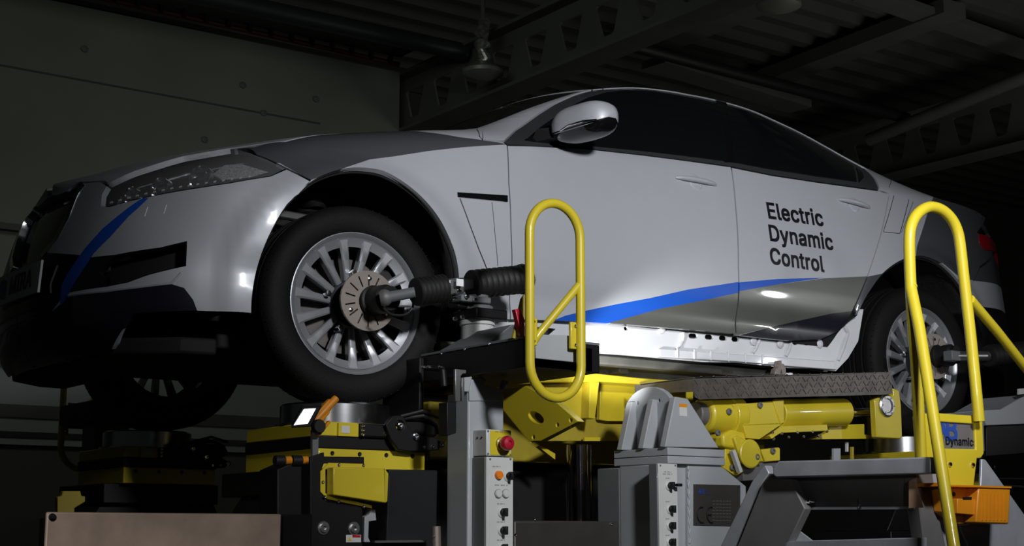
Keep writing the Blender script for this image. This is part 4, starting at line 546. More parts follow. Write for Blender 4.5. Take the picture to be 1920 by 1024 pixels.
for side in (1, -1):
    a, b = mirror_mesh(side); mir = b.build('wing_mirror', M['blackg'], car, smooth=50); a.build('mirror_cap', M['paint'], mir, smooth=50)
    m = MB(); m.rings([[(x, -(y)*side, H+z) for x, z in ((.80, 1.055), (.95, 1.06), (.96, 1.085), (.82, 1.09))] if False else [(x, y*side, H+z) for x, z in q] for y, q in ((-.84, ((.76, 1.02), (.93, 1.03), (.93, 1.07), (.79, 1.08))), (-.93, ((.86, 1.05), (.96, 1.055), (.95, 1.085), (.87, 1.09))))])
    m.build('mirror_arm', M['blackp'], mir)
    m = MB(); m.tube([(.812, -.955*side, H+1.050), (.800, -1.02*side, H+1.054), (.816, -1.09*side, H+1.058), (.85, -1.13*side, H+1.062)], [.003, .005, .005, .003], 10); m.build('indicator', M['chrome'], mir)
# ---- wheels
def wheel(x, side, adaptor):                       # side -1: the camera's side
    cy = .7795*side; ax = Vector((0, side, 0)); c = Vector((x, cy, HUB))
    m = MB(); m.lathe([(.240, .108), (.243, .112), (.240, .113), (.234, .108), (.228, .100), (.222, .090), (.216, .07), (.212, .0), (.216, -.08), (.236, -.104), (.243, -.108), (.243, -.100), (.222, -.076), (.218, .0), (.224, .07), (.236, .098)], c, ax, 64, close=True, cap=False)
    rim = m.build('wheel', M['alloy'], car)
    m = MB(); tp = [(.238, .104), (.246, .112), (.262, .1195), (.285, .123), (.305, .1215), (.322, .113), (.332, .100), (.3375, .084)]
    tread = [(.338, .082), (.338, .062), (.331, .060), (.331, .052), (.3385, .050), (.3385, .018), (.331, .016), (.331, .008), (.3385, .006), (.3385, -.006), (.331, -.008), (.331, -.016), (.3385, -.018), (.3385, -.050), (.331, -.052), (.331, -.060), (.338, -.062), (.338, -.082)]
    m.lathe(tp+tread+[(r, -h) for r, h in tp[::-1]]+[(.226, -.09), (.226, .09)], c, ax, 96, close=True, cap=False)
    u, w = Vector((1, 0, 0)), Vector((0, 0, 1))
    for k in range(72):
        th = 2*math.pi*k/72; d = u*math.cos(th)+w*math.sin(th); t = u*-math.sin(th)+w*math.cos(th)
        for sd in (1, -1): m.obox(c+d*.3305+ax*.094*sd, (d+ax*sd*.6, t, ax), (.006, .003, .02))
    m.build('tyre', M['rubber'], rim)
    m = MB(); m.lathe([(.214, .078), (.214, -.09), (.05, -.09), (.05, -.02), (.10, -.02)] if adaptor else [(.214, .078), (.214, -.09), (.20, -.095)], c, ax, 48, cap=False); m.build('wheel_well', M['void'], rim)
    m = MB(); m.lathe([(.165 if adaptor else .11, .0), (.165 if adaptor else .11, .022), (.06, .022), (.06, .05), (.001, .05), (.001, .0)], c, ax, 48); m.build('brake_disc', mat('brake_disc_iron', (.12, .11, .105), .5, .8) if 'brake_disc_iron' not in bpy.data.materials else bpy.data.materials['brake_disc_iron'], rim)
    m = MB(); m.obox(c+Vector((.14 if adaptor else .08, .03*side, .06)), ((1, 0, 0), (0, 1, 0), (0, 0, 1)), (.07, .06, .15)); m.build('brake_caliper', M['blackp'], rim, bevel=.008)
    m = MB(); m.lathe([(.224, .100), (.212, .094), (.196, .088), (.196, .080), (.216, .082), (.226, .09)], c, ax, 64, close=True, cap=False); m.build('rim_dish', M['alloy'], rim)
    for k in range(15):                            # fifteen tapering, ridged spokes
        th = 2*math.pi*(k+.25)/15; d = u*math.cos(th)+w*math.sin(th); t = (u*-math.sin(th)+w*math.cos(th)); rs = []
        for r, wd, h, dp in ((.060, .0125, .070, .03), (.10, .0125, .080, .034), (.15, .014, .088, .036), (.19, .0165, .093, .034), (.210, .020, .0955, .03), (.224, .028, .097, .02)):
            p = c+d*r+ax*h
            rs.append([p-t*wd-ax*.003, p-t*wd*.62+ax*.0015, p+t*wd*.62+ax*.0015, p+t*wd-ax*.003, p+t*wd*.85-ax*dp, p-t*wd*.85-ax*dp])
        sp = MB(); sp.rings(rs); sp.build('spoke', M['alloy'], rim, bevel=.0012, smooth=25)
    m = MB(); m.lathe([(.085, .05), (.085, .074), (.078, .08), (.001, .08)], c, ax, 40); m.build('hub', M['alloyd'], rim)
    for k in range(5):
        th = 2*math.pi*(k+.3)/5; p = c+(u*math.cos(th)+w*math.sin(th))*.105+ax*.10; n = MB(); n.lathe([(.011, -.03), (.011, .006), (.008, .010), (.001, .010)], p, ax, 6); n.build('wheel_nut', M['chrome'], rim)
    return rim
fw = [wheel(0, -1, 1), wheel(0, 1, 0)]; wheel(2.909, -1, 1); wheel(2.909, 1, 0)
for w_, sd in zip(fw, (-1, 1)):                    # the front wheels are turned a few degrees
    pv = Vector((0, .78*sd, 0)); w_.rotation_euler.z = math.radians(-3.5); w_.location = pv-Matrix.Rotation(math.radians(-3.5), 3, 'Z')@pv
# ---- wheel housings, suspension, underside
def housing(cx, pts_v, name='wheel_arch_liner'):
    for side in (-1, 1):
        q = [SK(*inv(*p)) for p in pts_v]; P = [Vector((p[0], side*abs(p[1]), p[2])) for p in q]; m = MB(); n = len(P); rs = []
        for yy in (.012, .10, .25, .38): rs.append([Vector((p.x*1.0+(cx-p.x)*(-.03 if yy > .05 else .0), side*(abs(p.y)-yy), p.z+(.02 if yy > .05 else 0))) for p in P])
        vs = [p for r in rs for p in r]; m.add(vs, [(i*n+j, i*n+j+1, (i+1)*n+j+1, (i+1)*n+j) for i in range(3) for j in range(n-1)])
        m.add(rs[-1], [tuple(range(n))]); o = m.build(name, M['arch'], car, smooth=40)
        md = o.modifiers.new('thick', 'SOLIDIFY'); md.thickness = .004
housing(0, arch_f); housing(2.93, arch_r)
for side in (-1, 1):
    m = MB(); m.cyl((-.05, side*.62, HUB+.10), (-.02, side*.56, HUB+.42), .045, .05); 
    for k in range(9): m.tube([(-.03-.02*math.cos(a)+.055*math.cos(a), side*.60+.055*math.sin(a), HUB+.14+k*.03) for a in [2*math.pi*i/16 for i in range(16)]], .009, 6, True)
    m.build('spring_strut', M['blackp'], car)
    m = MB(); m.tube([(-.33, side*.60, HUB+.30), (-.2, side*.62, HUB+.335), (-.08, side*.66, HUB+.32), (-.02, side*.69, HUB+.25)], .017, 10); m.build('suspension_arm', mat('bare_steel_%d' % (side+2), (.14, .14, .14), .5, .6), car)
    m = MB(); m.tube([(.0, side*.72, HUB), (-.02, side*.70, HUB+.12), (-.04, side*.68, HUB+.26)], [.05, .035, .025], 10); m.build('hub_carrier', M['blackp'], car)
m = MB()
def slab(pts, z0, z1): m.prism([(x, y, H+z0) for x, y in pts], (0, 0, z1-z0))
slab([(-.70, -.55), (-.55, -.70), (-.43, -.72), (-.43, .72), (-.55, .70), (-.70, .55), (-.78, .3), (-.80, 0), (-.78, -.3)], .145, .20)
slab([(-.43, -.56), (.43, -.56), (.43, .56), (-.43, .56)], .19, .24)
m.build('front_undertray', M['void'], car, bevel=.01)
m = MB(); slab([(.40, -.78), (2.48, -.76), (2.48, .76), (.40, .78)], .215, .25)
for y in (-.60, -.42, -.2, .2, .42, .6): m.box(.5, 2.45, y-.03, y+.03, H+.188, H+.22)
for x in (.7, 1.3, 1.9): m.box(x, x+.05, -.7, .7, H+.195, H+.22)
m.build('underbody', M['under'], car, bevel=.006)
m = MB(); slab([(2.48, -.5), (3.45, -.5), (3.7, -.45), (3.7, .45), (3.45, .5), (2.48, .5)], .17, .28); m.build('rear_undertray', M['blackp'], car, bevel=.01)
m = MB(); m.tube([(.5, -.25, H+.17), (1.2, -.22, H+.165), (2.2, -.3, H+.17)], .035, 12); m.tube([(1.5, -.5, H+.19), (1.9, -.52, H+.185), (2.3, -.55, H+.19)], .02, 10); m.build('exhaust_pipe', M['alloyd'], car)
# ---- bare sill with its pressed slots (the cover is off)
sill = [(1034, 600), (1100, 603), (1180, 609), (1300, 619), (1384, 627), (1430, 633), (1480, 639), (1540, 636), (1572, 620), (1590, 600), (1603, 580), (1619, 580), (1614, 610), (1609, 640), (1590, 672), (1567, 696), (1530, 691), (1480, 690), (1420, 684), (1380, 680), (1320, 679), (1240, 672), (1160, 665), (1096, 661), (1030, 655), (950, 650), (880, 640), (880, 600)]
SY = -.878
so = [PY(u, v, SY) for u, v in sill]; o2 = [(p[0], p[2]) for p in so]
def slot(u, v, w, h, n=7):
    pts = []
    for k in range(n*2):
        a = math.pi*k/(n-1) if k < n else math.pi*(k-1)/(n-1); s_ = 1 if k < n else -1
        pts.append((u+(w-h)*(1 if -math.pi/2 < a-math.pi/2*0 and math.cos(a-math.pi/2) > 1e9 else 0), v))
    out = []
    for k in range(16):
        a = 2*math.pi*k/16; out.append((u+(w-h)*(1 if math.cos(a) > .01 else (-1 if math.cos(a) < -.01 else 0))+h*math.cos(a), v+h*math.sin(a)))
    return [(PY(a, b, SY)[0], PY(a, b, SY)[2]) for a, b in out]
slots = [slot(1174, 616, 4.2, 4), slot(1300, 630, 9, 5), slot(1330, 632, 8.5, 5), slot(1356, 634, 8, 5), slot(1379, 636, 7.5, 5), slot(1491, 643, 5, 3.8), slot(1512, 644, 5, 3.8)]
m = MB(); m.plate(o2, slots, lambda a, b: (a, SY, b), (0, .012, 0)); sl = m.build('sill_panel', M['bodyw'], car, smooth=0)
m = MB(); m.plate(o2, [], lambda a, b: (a, SY+.05, b), (0, .01, 0)); m.build('sill_inner', M['alloyd'], sl, smooth=0)
def rib(p0, p1, w=3.0, h=.010):
    a, b = Vector(PY(*p0, SY-.004)), Vector(PY(*p1, SY-.004)); m = MB(); m.tube([a, (a+b)/2+Vector((0, -h*.3, 0)), b], [h*.7, h*.8, h*.7], 10); m.build('sill_rib', M['bodyw'], sl)
for p0, p1 in (((1281, 624), (1279, 640)), ((1279, 640), (1268, 655)), ((1423, 636), (1421, 645)), ((1421, 645), (1412, 662)), ((1483, 643), (1474, 668)), ((1590, 625), (1572, 676)), ((1583, 612), (1590, 625))): rib(p0, p1)
a0, b0 = Vector(PY(1030, 641, SY-.006)), Vector(PY(1570, 676, SY-.006))
m = MB(); P0 = [Vector(PY(u, v, SY)) for u, v in ((1232, 655), (1420, 668), (1560, 678), (1564, 694), (1480, 688), (1380, 679), (1232, 670))]; m.prism([p+Vector((0, -.016, 0)) for p in P0], (0, .014, 0)); m.build('seam_flange', M['bodyw'], sl, bevel=.003)
for u in (1270, 1302, 1333, 1366, 1398, 1430): 
    p = Vector(PY(u, 662+(u-1270)*.075, SY-.018)); m = MB(); m.obox(p, ((1, 0, .06), (0, 1, 0), (0, 0, 1)), (.007, .006, .040)); m.build('flange_clip', M['bodyw'], sl, bevel=.002)
for u, v in ((1240, 617), (1412, 640), (1462, 645), (1536, 645)):
    p = Vector(PY(u, v, SY-.002)); m = MB(); m.lathe([(.018, 0), (.018, .006), (.012, .010), (.001, .010)], p, (0, -1, 0), 18); m.build('sill_plug', M['bodyw'], sl)

# ================================================================= THE TEST RIG
M.update(
    yellow=mat('yellow_enamel', (.64, .51, .028), .38, 0, .35, .05, 6),
    yellowd=mat('yellow_enamel_dull', (.42, .33, .03), .5, 0, .1, .12, 8),  # darker, rougher yellow with less coat
    rigg=mat('light_grey_enamel', (.36, .38, .40), .5, 0, .15, .04, 6),
    rigd=mat('mid_grey_enamel', (.15, .16, .165), .5, 0, .1, .05, 6),
    panelw=mat('white_panel', (.60, .61, .60), .4, 0, .2, .03),
    black=mat('black_anodised', (.007, .007, .008), .5, .1, 0, .1, spec=.35),
    blacks=mat('black_rubber_boot', (.008, .008, .008), .6),
    steel=mat('brushed_steel', (.42, .42, .43), .32, .9, 0, .08, 20, .1, 80, stretch=(1, 1, 8)),
    drum=mat('polished_drum', (.55, .56, .58), .22, 1, 0, .05, 12, stretch=(1, 1, 12)),
    box=mat('mill_steel_sheet', (.46, .37, .32), .55, .2, 0, .22, 9, .1, 30),
    alu=mat('mill_aluminium', (.42, .44, .48), .42, .35, 0, .14, 11, .12, 40),
    alud=mat('dull_aluminium', (.17, .165, .165), .55, .25, 0, .12, 9),
    disc=mat('beige_adaptor_disc', (.27, .235, .21), .45, .3, 0, .06),
    redk=mat('red_plastic', (.42, .01, .03), .35, 0, .3, .05),
    orange=mat('orange_plastic', (.72, .26, .01), .42, 0, .1, .05),
    orangel=mat('orange_translucent_button', (.85, .22, .01), .3, 0, .3),
    copper=mat('bare_primer_plate', (.62, .38, .26), .5, .2),
    cheq=mat('chequer_plate_steel', (.13, .115, .105), .42, .35, 0, .25, 16, .4, 50),
    cable=mat('cable_black', (.012, .012, .012), .5),
)
def py(m, pts, y, d=.01, mi=None): m.prism([PY(u, v, y) for u, v in pts], (0, d, 0), mi); return m
def pxx(m, pts, x, d=.01, mi=None): m.prism([PX(u, v, x) for u, v in pts], (d, 0, 0), mi); return m
def V3(a): return Vector((float(a[0]), float(a[1]), float(a[2])))
def dots(parent, name, m, pts, r=.006, h=.004, y=None, x=None):
    """screw heads, each a little lathed head with a recess"""
    mb = MB()
    for u, v in pts:
        p = PY(u, v, y) if y is not None else PX(u, v, x); bolt(mb, V3(p), (0, -1, 0) if y is not None else (-1, 0, 0), r, h)
    return mb.build(name, m, parent)

# ---- wheel stations under the two front wheels (and rear ones), each with its own drum and stack
def station(cx, cy, label, full=True):
    near = cy < 0; f = cy-.24                                        # front face towards the camera
    t = empty('wheel_station', (cx, cy, 0), label, 'test rig station', 'wheel stations carrying the four tyres')
    b = MB(); b.lathe([(.185, H-.072), (.185, H-.010), (.178, H-.004), (.001, H-.004)], (cx, cy+.02, 0), (0, 0, 1), 72); b.lathe([(.20, H-.082), (.20, H-.072), (.01, H-.072)], (cx, cy+.02, 0), (0, 0, 1), 64)
    b.build('drum', M['drum'], t)
    b = MB(); b.box(cx-.20, cx+.20, f+.0, cy+.28, H-.125, H-.080); b.build('upper_plate', M['yellow'], t, bevel=.003)
    b = MB(); b.box(cx-.205, cx+.205, f-.004, cy+.28, H-.165, H-.125); b.build('black_spacer', M['black'], t, bevel=.003)
    b = MB(); b.box(cx-.20, cx+.20, f, cy+.28, H-.230, H-.165); b.build('lower_plate', M['yellow'], t, bevel=.003)
    for k in range(4):
        for z in (H-.180, ): bb = MB(); bb.lathe([(.007, 0), (.007, .002), (.003, .001)], (cx-.15+k*.1, f-.001, z), (0, -1, 0), 14); bb.build('screw', M['black'], t)
    b = MB(); b.box(cx-.06, cx+.05, f-.02, f, H-.125, H-.082); b.box(cx-.058, cx+.048, f-.024, f-.018, H-.122, H-.085); b.build('bolted_plate', M['black'], t, bevel=.002)
    for a, z in ((-.052, -.090), (-.052, -.104), (-.052, -.118), (.040, -.090), (.032, -.112)):
        bb = MB(); bolt(bb, (cx+a, f-.024, H+z), (0, -1, 0), .006, .006); bb.build('bolt', M['chrome'], t)
    b = MB(); b.box(cx-.135, cx-.062, f-.012, f, H-.125, H-.084); b.build('yellow_label', M['yellow'], t)
    b = MB(); b.box(cx-.125, cx-.095, f-.0135, f-.012, H-.115, H-.092); b.build('white_sticker', M['panelw'], t)
    # clamp arm: a thick shaped plate with a round eye and a second arm
    b = MB()
    out = [(.02, -.085), (.045, -.055), (.085, -.050), (.10, -.075), (.13, -.115), (.21, -.118), (.24, -.135), (.225, -.16), (.12, -.168), (.07, -.165), (.04, -.13)]
    b.plate([(cx+a, H+z) for a, z in out], [[(cx+.075+.016*math.cos(w), H-.085+.016*math.sin(w)) for w in [2*math.pi*k/16 for k in range(16)]]], lambda p, q: (p, f-.045, q), (0, .022, 0)); b.build('clamp_arm', M['black'], t, bevel=.003)
    b = MB(); b.box(cx+.09, cx+.235, f-.02, f+.06, H-.115, H-.062); b.build('actuator_body', M['black'], t, bevel=.008)
    for a, z, r in ((.135, -.118, .013), (.236, -.142, .011), (.165, -.152, .006), (.20, -.150, .006), (.075, -.085, .012)):
        bb = MB(); bb.lathe([(r, 0), (r, .006), (r*.7, .008), (r*.45, .008), (r*.4, .002), (.001, .002)], (cx+a, f-.045, H+z), (0, -1, 0), 20); bb.build('pin', M['chrome'], t)
    b = MB(); b.tube([(cx+.10, f-.03, H-.06), (cx+.16, f-.05, H-.05), (cx+.22, f-.03, H-.07), (cx+.25, f, H-.10)], .007, 8); b.tube([(cx+.08, f-.04, H-.055), (cx+.15, f-.06, H-.035), (cx+.24, f-.02, H-.05)], .006, 8); b.build('cable', M['cable'], t)
    # black slide and pedestal down to the floor
    b = MB(); b.box(cx-.26, cx+.24, f+.05, cy+.34, H-.31, H-.230); b.build('slide_block', M['black'], t, bevel=.004)
    b = MB(); b.prism([(cx-.24, f+.1, H-.30), (cx-.32, f+.1, H-.42), (cx+.30, f+.1, H-.42), (cx+.24, f+.1, H-.30)], (0, .35, 0)); b.build('lower_wedge', M['black'], t, bevel=.004)
    b = MB(); b.box(cx-.32, cx+.30, f+.08, cy+.30, 0, H-.42); b.build('pedestal', M['black'], t, bevel=.005)
    return t
station(-.01, -.78, 'yellow and black wheel station with polished drum under the near front tyre')
station(-.01, .86, 'yellow and black wheel station with polished drum under the far front tyre')
station(2.909, -.78, 'black and yellow wheel station under the near rear tyre, behind the tall yellow handrail')
station(2.909, .78, 'wheel station under the far rear tyre, mostly hidden by the rig')

# ---- yellow tubular loops
def oval(x0, x1, z0, z1, y, n=10):
    c = (x0+x1)/2; rx = (x1-x0)/2; rz = rx*1.05; P = []
    for k in range(n*2+1):
        a = math.pi-math.pi*k/(n*2); P.append((c+rx*math.cos(a), y, z1-rz+rz*math.sin(a)))
    for k in range(n*2+1):
        a = -math.pi*k/(n*2); P.append((c+rx*math.cos(a), y, z0+rz+rz*math.sin(a)))
    return P
def make_loop(x0, x1, z0, z1, y, label):
    t = empty('guard_rail_loop', ((x0+x1)/2, y, z0), label, 'guard rail', 'yellow guard rail loops')
    m = MB(); m.tube(oval(x0, x1, z0, z1, y), .0150, 16, True); m.build('tube_loop', M['yellow'], t)
    zb = z0+(z1-z0)*.60; m = MB(); m.tube([(x1, y, zb), (x0+.05, y+.02, zb-.17), (x0+.02, y+.035, zb-.22)], .0125, 14); m.build('brace', M['yellow'], t)
    for x in (x0+.018, x1-.018):
        m = MB(); m.obox((x, y+.012, z0+.20), ((1, 0, 0), (0, 1, 0), (0, 0, 1)), (.034, .012, .085)); m.build('mounting_lug', M['yellow'], t, bevel=.003)
        m = MB()
        for dz in (-.03, .03): bolt(m, (x, y+.004, z0+.20+dz), (0, -1, 0), .005, .004)
        m.build('lug_screws', M['chrome'], t)
    return t
YL = -1.60
lx0, lx1 = PY(993, 500, YL)[0], PY(1088, 500, YL)[0]; lz1 = PY(1036, 381, YL)[2]; lz0 = PY(1040, 746, YL)[2]
make_loop(lx0, lx1, lz0, lz1, YL, 'bright yellow oval guard rail loop in front of the front door')
fy = 1.62; a_, b_ = PY(117, 780, fy), PY(183, 780, fy)
make_loop(a_[0], b_[0]+.04, PY(140, 880, fy)[2], PY(140, 880, fy)[2]+.66, fy, 'dim yellow oval guard rail loop on the far side, below the front bumper')

t = empty('measuring_arm_tray', (.2, 1.4, 1.4), 'dim far cantilever tray under the front of the car, behind the far front tyre', 'rig tray')
m = MB(); m.box(a_[0]-.02, a_[0]+.32, 1.16, fy-.02, 1.41, 1.50); m.build('tray_body', M['black'], t, bevel=.003)
m = MB(); m.box(a_[0]+.02, a_[0]+.20, fy-.02, fy-.005, 1.40, 1.52); m.build('end_plate', M['rigd'], t, bevel=.003)
m = MB(); m.box(a_[0]+.04, a_[0]+.20, 1.30, 1.46, 0, 1.41); m.build('column_body', M['rigd'], t, bevel=.004)
# ---- measuring arm tray of the front wheel
TX = .20
tray = empty('measuring_arm_tray', (.33, -1.27, H-.06), 'dark grey cantilever tray beside the near front wheel, with bolted edge', 'rig tray')
zt0 = PX(790, 669, TX)[2]; yf = PX(790, 669, TX)[1]; yn = PX(982, 630, TX)[1]; zb_ = PX(875, 705, TX)[2]
m = MB(); m.box(TX, TX+.30, yn, yf+.0, zb_, zt0); m.build('tray_body', M['black'], tray, bevel=.003)
m = MB(); m.prism([(TX-.002, yn, zt0), (TX+.30, yn, zt0), (TX+.30, yf+.05, zt0), (TX+.04, yf+.05, zt0), (TX-.002, yf, zt0)], (0, 0, .008)); m.build('tray_top', M['rigd'], tray, bevel=.001)
m = MB(); m.prism([(TX+.03, yf-.03, zt0+.008), (TX+.03, yn+.24, zt0+.008), (TX+.10, yn+.20, zt0+.075), (TX+.10, yf-.16, zt0+.075)], (.18, 0, 0)); m.build('sloped_cover', M['rigd'], tray, bevel=.003)
for u, v in ((789, 673), (829, 664), (873, 655), (919, 645)): mb = MB(); bolt(mb, V3(PX(u, v, TX-.001)), (-1, 0, 0), .0045, .005); mb.build('cap_screw', M['chrome'], tray)
m = MB(); m.box(TX-.02, TX+.0, yf-.02, yf+.22, H-.12, zt0-.005); m.build('side_bracket', M['black'], tray, bevel=.004)
q = V3(PX(738, 700, TX-.03)); m = MB(); m.box(q.x, q.x+.004, q.y-.01, q.y+.02, q.z-.05, q.z+.045); m.build('polished_strip', M['steel'], tray)
q0, q1 = V3(PX(797, 690, TX-.03)), V3(PX(830, 692, TX-.03)); m = MB(); m.tube([q0, q1], .009, 12); m.tube([q1-Vector((0, 0, .005)), q1+Vector((0, -.01, -.06))], .012, 12); m.build('clamp_lever', M['black'], tray)
mb = MB()
for u in (796, 806, 828): mb.lathe([(.001, .012), (.006, .010), (.006, 0)], V3(PX(u, 689, TX-.038)), (-1, 0, 0), 12)
mb.build('lever_pins', M['chrome'], tray)
m = MB(); py(m, [(854, 692), (874, 694), (874, 700), (868, 700), (864, 705), (863, 752), (854, 752)], -1.30, .012); py(m, [(866, 708), (871, 708), (871, 752), (866, 752)], -1.30, .012); m.build('guide_rail', M['steel'], tray, bevel=.001)
m = MB(); py(m, [(838, 754), (856, 754), (856, 812), (838, 818)], -1.29, .05); m.build('guide_block', M['black'], tray, bevel=.003)
# grey end plate carrying the loop, and a red wedge
m = MB(); py(m, [(1003, 627), (1087, 630), (1087, 676), (1083, 680), (1005, 672)], YL+.03, .012); m.build('end_plate', M['rigg'], tray, bevel=.002)
m = MB(); m.box(TX+.03, TX+.27, YL+.042, yn, zb_, zt0-.01); m.build('end_box', M['black'], tray, bevel=.002)
m = MB(); py(m, [(966, 580), (976, 578), (984, 600), (984, 642), (977, 628)], YL+.05, .02); m.build('red_wedge', M['redk'], tray, bevel=.002)
m = MB(); py(m, [(979, 560), (984, 552), (984, 640), (962, 634)], YL+.075, .012); m.build('yellow_gusset', M['yellowd'], tray, bevel=.002)
# ---- white instrument pedestal and arm
arm = empty('wheel_measuring_arm', (.28, -1.17, zt0), 'jointed black measuring arm from the near front hub to its gimbal on the tray', 'measuring arm')
m = MB(); c = V3((0.36, -1.10, 0)); m.lathe([(.055, zt0+.008), (.055, zt0+.10), (.06, zt0+.10), (.06, zt0+.115), (.001, zt0+.115)], (.33, -1.12, 0), (0, 0, 1), 32); m.build('pedestal', M['panelw'], arm)
m = MB(); m.box(.40, .56, -1.22, -1.0, zt0+.03, zt0+.085); m.build('white_housing', M['panelw'], arm, bevel=.004)
m = MB(); m.box(.27, .40, -1.20, -1.06, zt0+.115, zt0+.15); m.build('turntable', M['black'], arm, bevel=.006)
m = MB(); m.lathe([(.055, 0), (.055, .012), (.04, .02), (.04, .05)], (.32, -1.13, zt0+.15), (0, 0, 1), 28); m.build('gimbal_base', M['rigd'], arm)
m = MB(); m.obox((.30, -1.12, zt0+.165), ((1, .2, 0), (-.2, 1, 0), (0, 0, 1)), (.16, .05, .03)); m.build('cross_link', M['black'], arm, bevel=.006)
def bellows(p0, p1, r, n, name='rubber_boot'):
    p0, p1 = Vector(p0), Vector(p1); d = p1-p0; L = d.length; pr = [(r*.6, 0)]
    for k in range(n): pr += [(r*.93, L*(k+.1)/n), (r, L*(k+.3)/n), (r, L*(k+.6)/n), (r*.88, L*(k+.85)/n)]
    m = MB(); m.lathe(pr+[(r*.6, L)], p0, d, 28); return m.build(name, M['blacks'], arm)
YA = -1.14
A0 = V3(PY(735, 556, -1.10)); A1 = V3(PY(778, 548, YA)); A2 = V3(PY(834, 540, YA)); A3 = V3(PY(862, 537, YA)); A4 = V3(PY(882, 534, YA)); A5 = V3(PY(976, 524, YA))
m = MB(); m.lathe([(.022, 0), (.028, .01), (.028, .022), (.020, .035)], A0-(A1-A0).normalized()*.04, A1-A0, 24); m.build('end_clamp', M['alud'], arm)
m = MB(); m.tube([A0-(A1-A0)*.2, A1], .018, 16); m.build('arm_tube', M['rigd'], arm)
bellows(A1, A2, .047, 7)
m = MB(); m.obox((A2+A3)/2, (A3-A2, (0, 1, 0), (0, 0, 1)), ((A3-A2).length*1.1, .055, .055)); m.build('joint_block', M['steel'], arm, bevel=.006)
m = MB(); m.obox((A3+A4)/2, (A3-A2, (0, 1, 0), (0, 0, 1)), (.05, .05, .04)); m.build('joint_fork', M['black'], arm, bevel=.006)
bellows(A4, A5, .050, 9)
m = MB(); m.lathe([(.052, 0), (.054, .01), (.045, .03), (.02, .034), (.018, .05), (.001, .05)], A5, A5-A4, 26); m.build('end_cap', M['black'], arm)
m = MB(); m.obox(V3(PY(862, 530, YA-.05)), ((1, 0, 0), (0, 1, 0), (0, 0, 1)), (.028, .004, .024)); m.build('reflective_patch', mat('white_patch', (.9, .9, .9), .4), arm)
for (u, v) in ((860, 546), (875, 556), (890, 563), (852, 560), (852, 598), (866, 595)): mb = MB(); mb.lathe([(.007, 0), (.007, .008), (.004, .012), (.001, .012)], V3(PY(u, v, YA-.055)), (0, -1, 0), 12); mb.build('adjusting_screw', M['chrome'], arm)
m = MB(); m.obox(V3(PY(884, 563, YA-.02)), ((1, 0, 0), (0, 1, 0), (0, 0, 1)), (.12, .06, .022)); m.build('gimbal_plate', M['rigd'], arm, bevel=.004)
m = MB(); m.tube(spline([V3(PY(720, 578, -1.1)), V3(PY(735, 590, -1.1)), V3(PY(760, 590, -1.1)), V3(PY(774, 575, -1.1)), V3(PY(772, 556, -1.12))], 6), .004, 8); m.build('sensor_cable', M['cable'], arm)
# hub adaptor with its slotted disc
hubc = V3(PY(691, 564, -.955)); ax = Vector((-.06, -1, 0)).normalized()
ad = empty('hub_adaptor', hubc, 'round beige slotted disc and black joint bolted to the near front hub', 'hub adaptor', 'hub adaptors on the near wheels')
def adaptor(t, c, mdisc):
    def hole(a0, r0, r1, w):
        d = (math.cos(a0), math.sin(a0)); n = (-d[1], d[0]); return [(d[0]*r0+n[0]*w, d[1]*r0+n[1]*w), (d[0]*r1+n[0]*w, d[1]*r1+n[1]*w), (d[0]*r1-n[0]*w, d[1]*r1-n[1]*w), (d[0]*r0-n[0]*w, d[1]*r0-n[1]*w)]
    R_ = [(.102*math.cos(2*math.pi*k/56), .102*math.sin(2*math.pi*k/56)) for k in range(56)]
    _, u, w = frame(ax); m = MB(); m.plate(R_, [hole(2*math.pi*(k+.5)/14, .050, .088, .0025) for k in range(14)], lambda a, b: c+u*a+w*b, -ax*.010); m.build('slotted_disc', mdisc, t)
    m = MB(); m.lathe([(.095, -.012), (.095, -.012), (.05, -.10), (.05, -.012)], c, ax, 32); m.build('standoff', M['black'], t)
    m = MB(); m.lathe([(.05, .0), (.052, .012), (.046, .016), (.044, .03), (.048, .045), (.048, .075), (.040, .085), (.040, .10), (.001, .10)], c+Vector((.012, 0, 0)), ax+Vector((.25, 0, 0)), 32); m.build('universal_joint', M['blacks'], t)
    m = MB()
    for k in range(3):
        th = 2*math.pi*k/3+.5; m.lathe([(.007, 0), (.007, .006), (.001, .008)], c+(u*math.cos(th)+w*math.sin(th))*.075, ax, 6)
    m.build('disc_bolts', M['chrome'], t)
adaptor(ad, hubc, M['disc'])
rc = V3(PY(1752, 668, -.97)); ar = empty('hub_adaptor', rc, 'slotted disc and joint bolted to the near rear hub, seen through the tall handrail', 'hub adaptor', 'hub adaptors on the near wheels'); adaptor(ar, rc, M['disc'])
# rear arm, partly behind the handrail
rr_ = empty('wheel_measuring_arm', rc+Vector((.3, -.2, -.2)), 'metal measuring arm running right from the near rear hub behind the tall handrail', 'measuring arm')
P0, P1, P2 = V3(PY(1785, 668, -1.1)), V3(PY(1852, 668, -1.14)), V3(PY(1925, 660, -1.14))
m = MB(); m.obox(P0, ((1, 0, 0), (0, 1, 0), (0, 0, 1)), (.06, .05, .045)); m.build('joint_block', M['rigd'], rr_, bevel=.005)
m = MB(); m.tube([P0, P1], .022, 16); m.build('arm_tube', M['steel'], rr_)
m = MB(); pr = []; L = (P2-P1).length
for k in range(8): pr += [(.045, L*k/8), (.05, L*(k+.4)/8), (.043, L*(k+.8)/8)]
m.lathe(pr, P1, P2-P1, 24); m.build('rubber_boot', M['blacks'], rr_)
q = empty('measuring_arm_tray', V3(PY(1880, 780, -1.2)), 'pale grey cantilever tray at the right edge, behind the tall handrail', 'rig tray')
m = MB(); py(m, [(1838, 770), (1876, 768), (1925, 740), (1925, 795), (1850, 798)], -1.30, .25); m.build('tray_body', M['rigg'], q, bevel=.003)
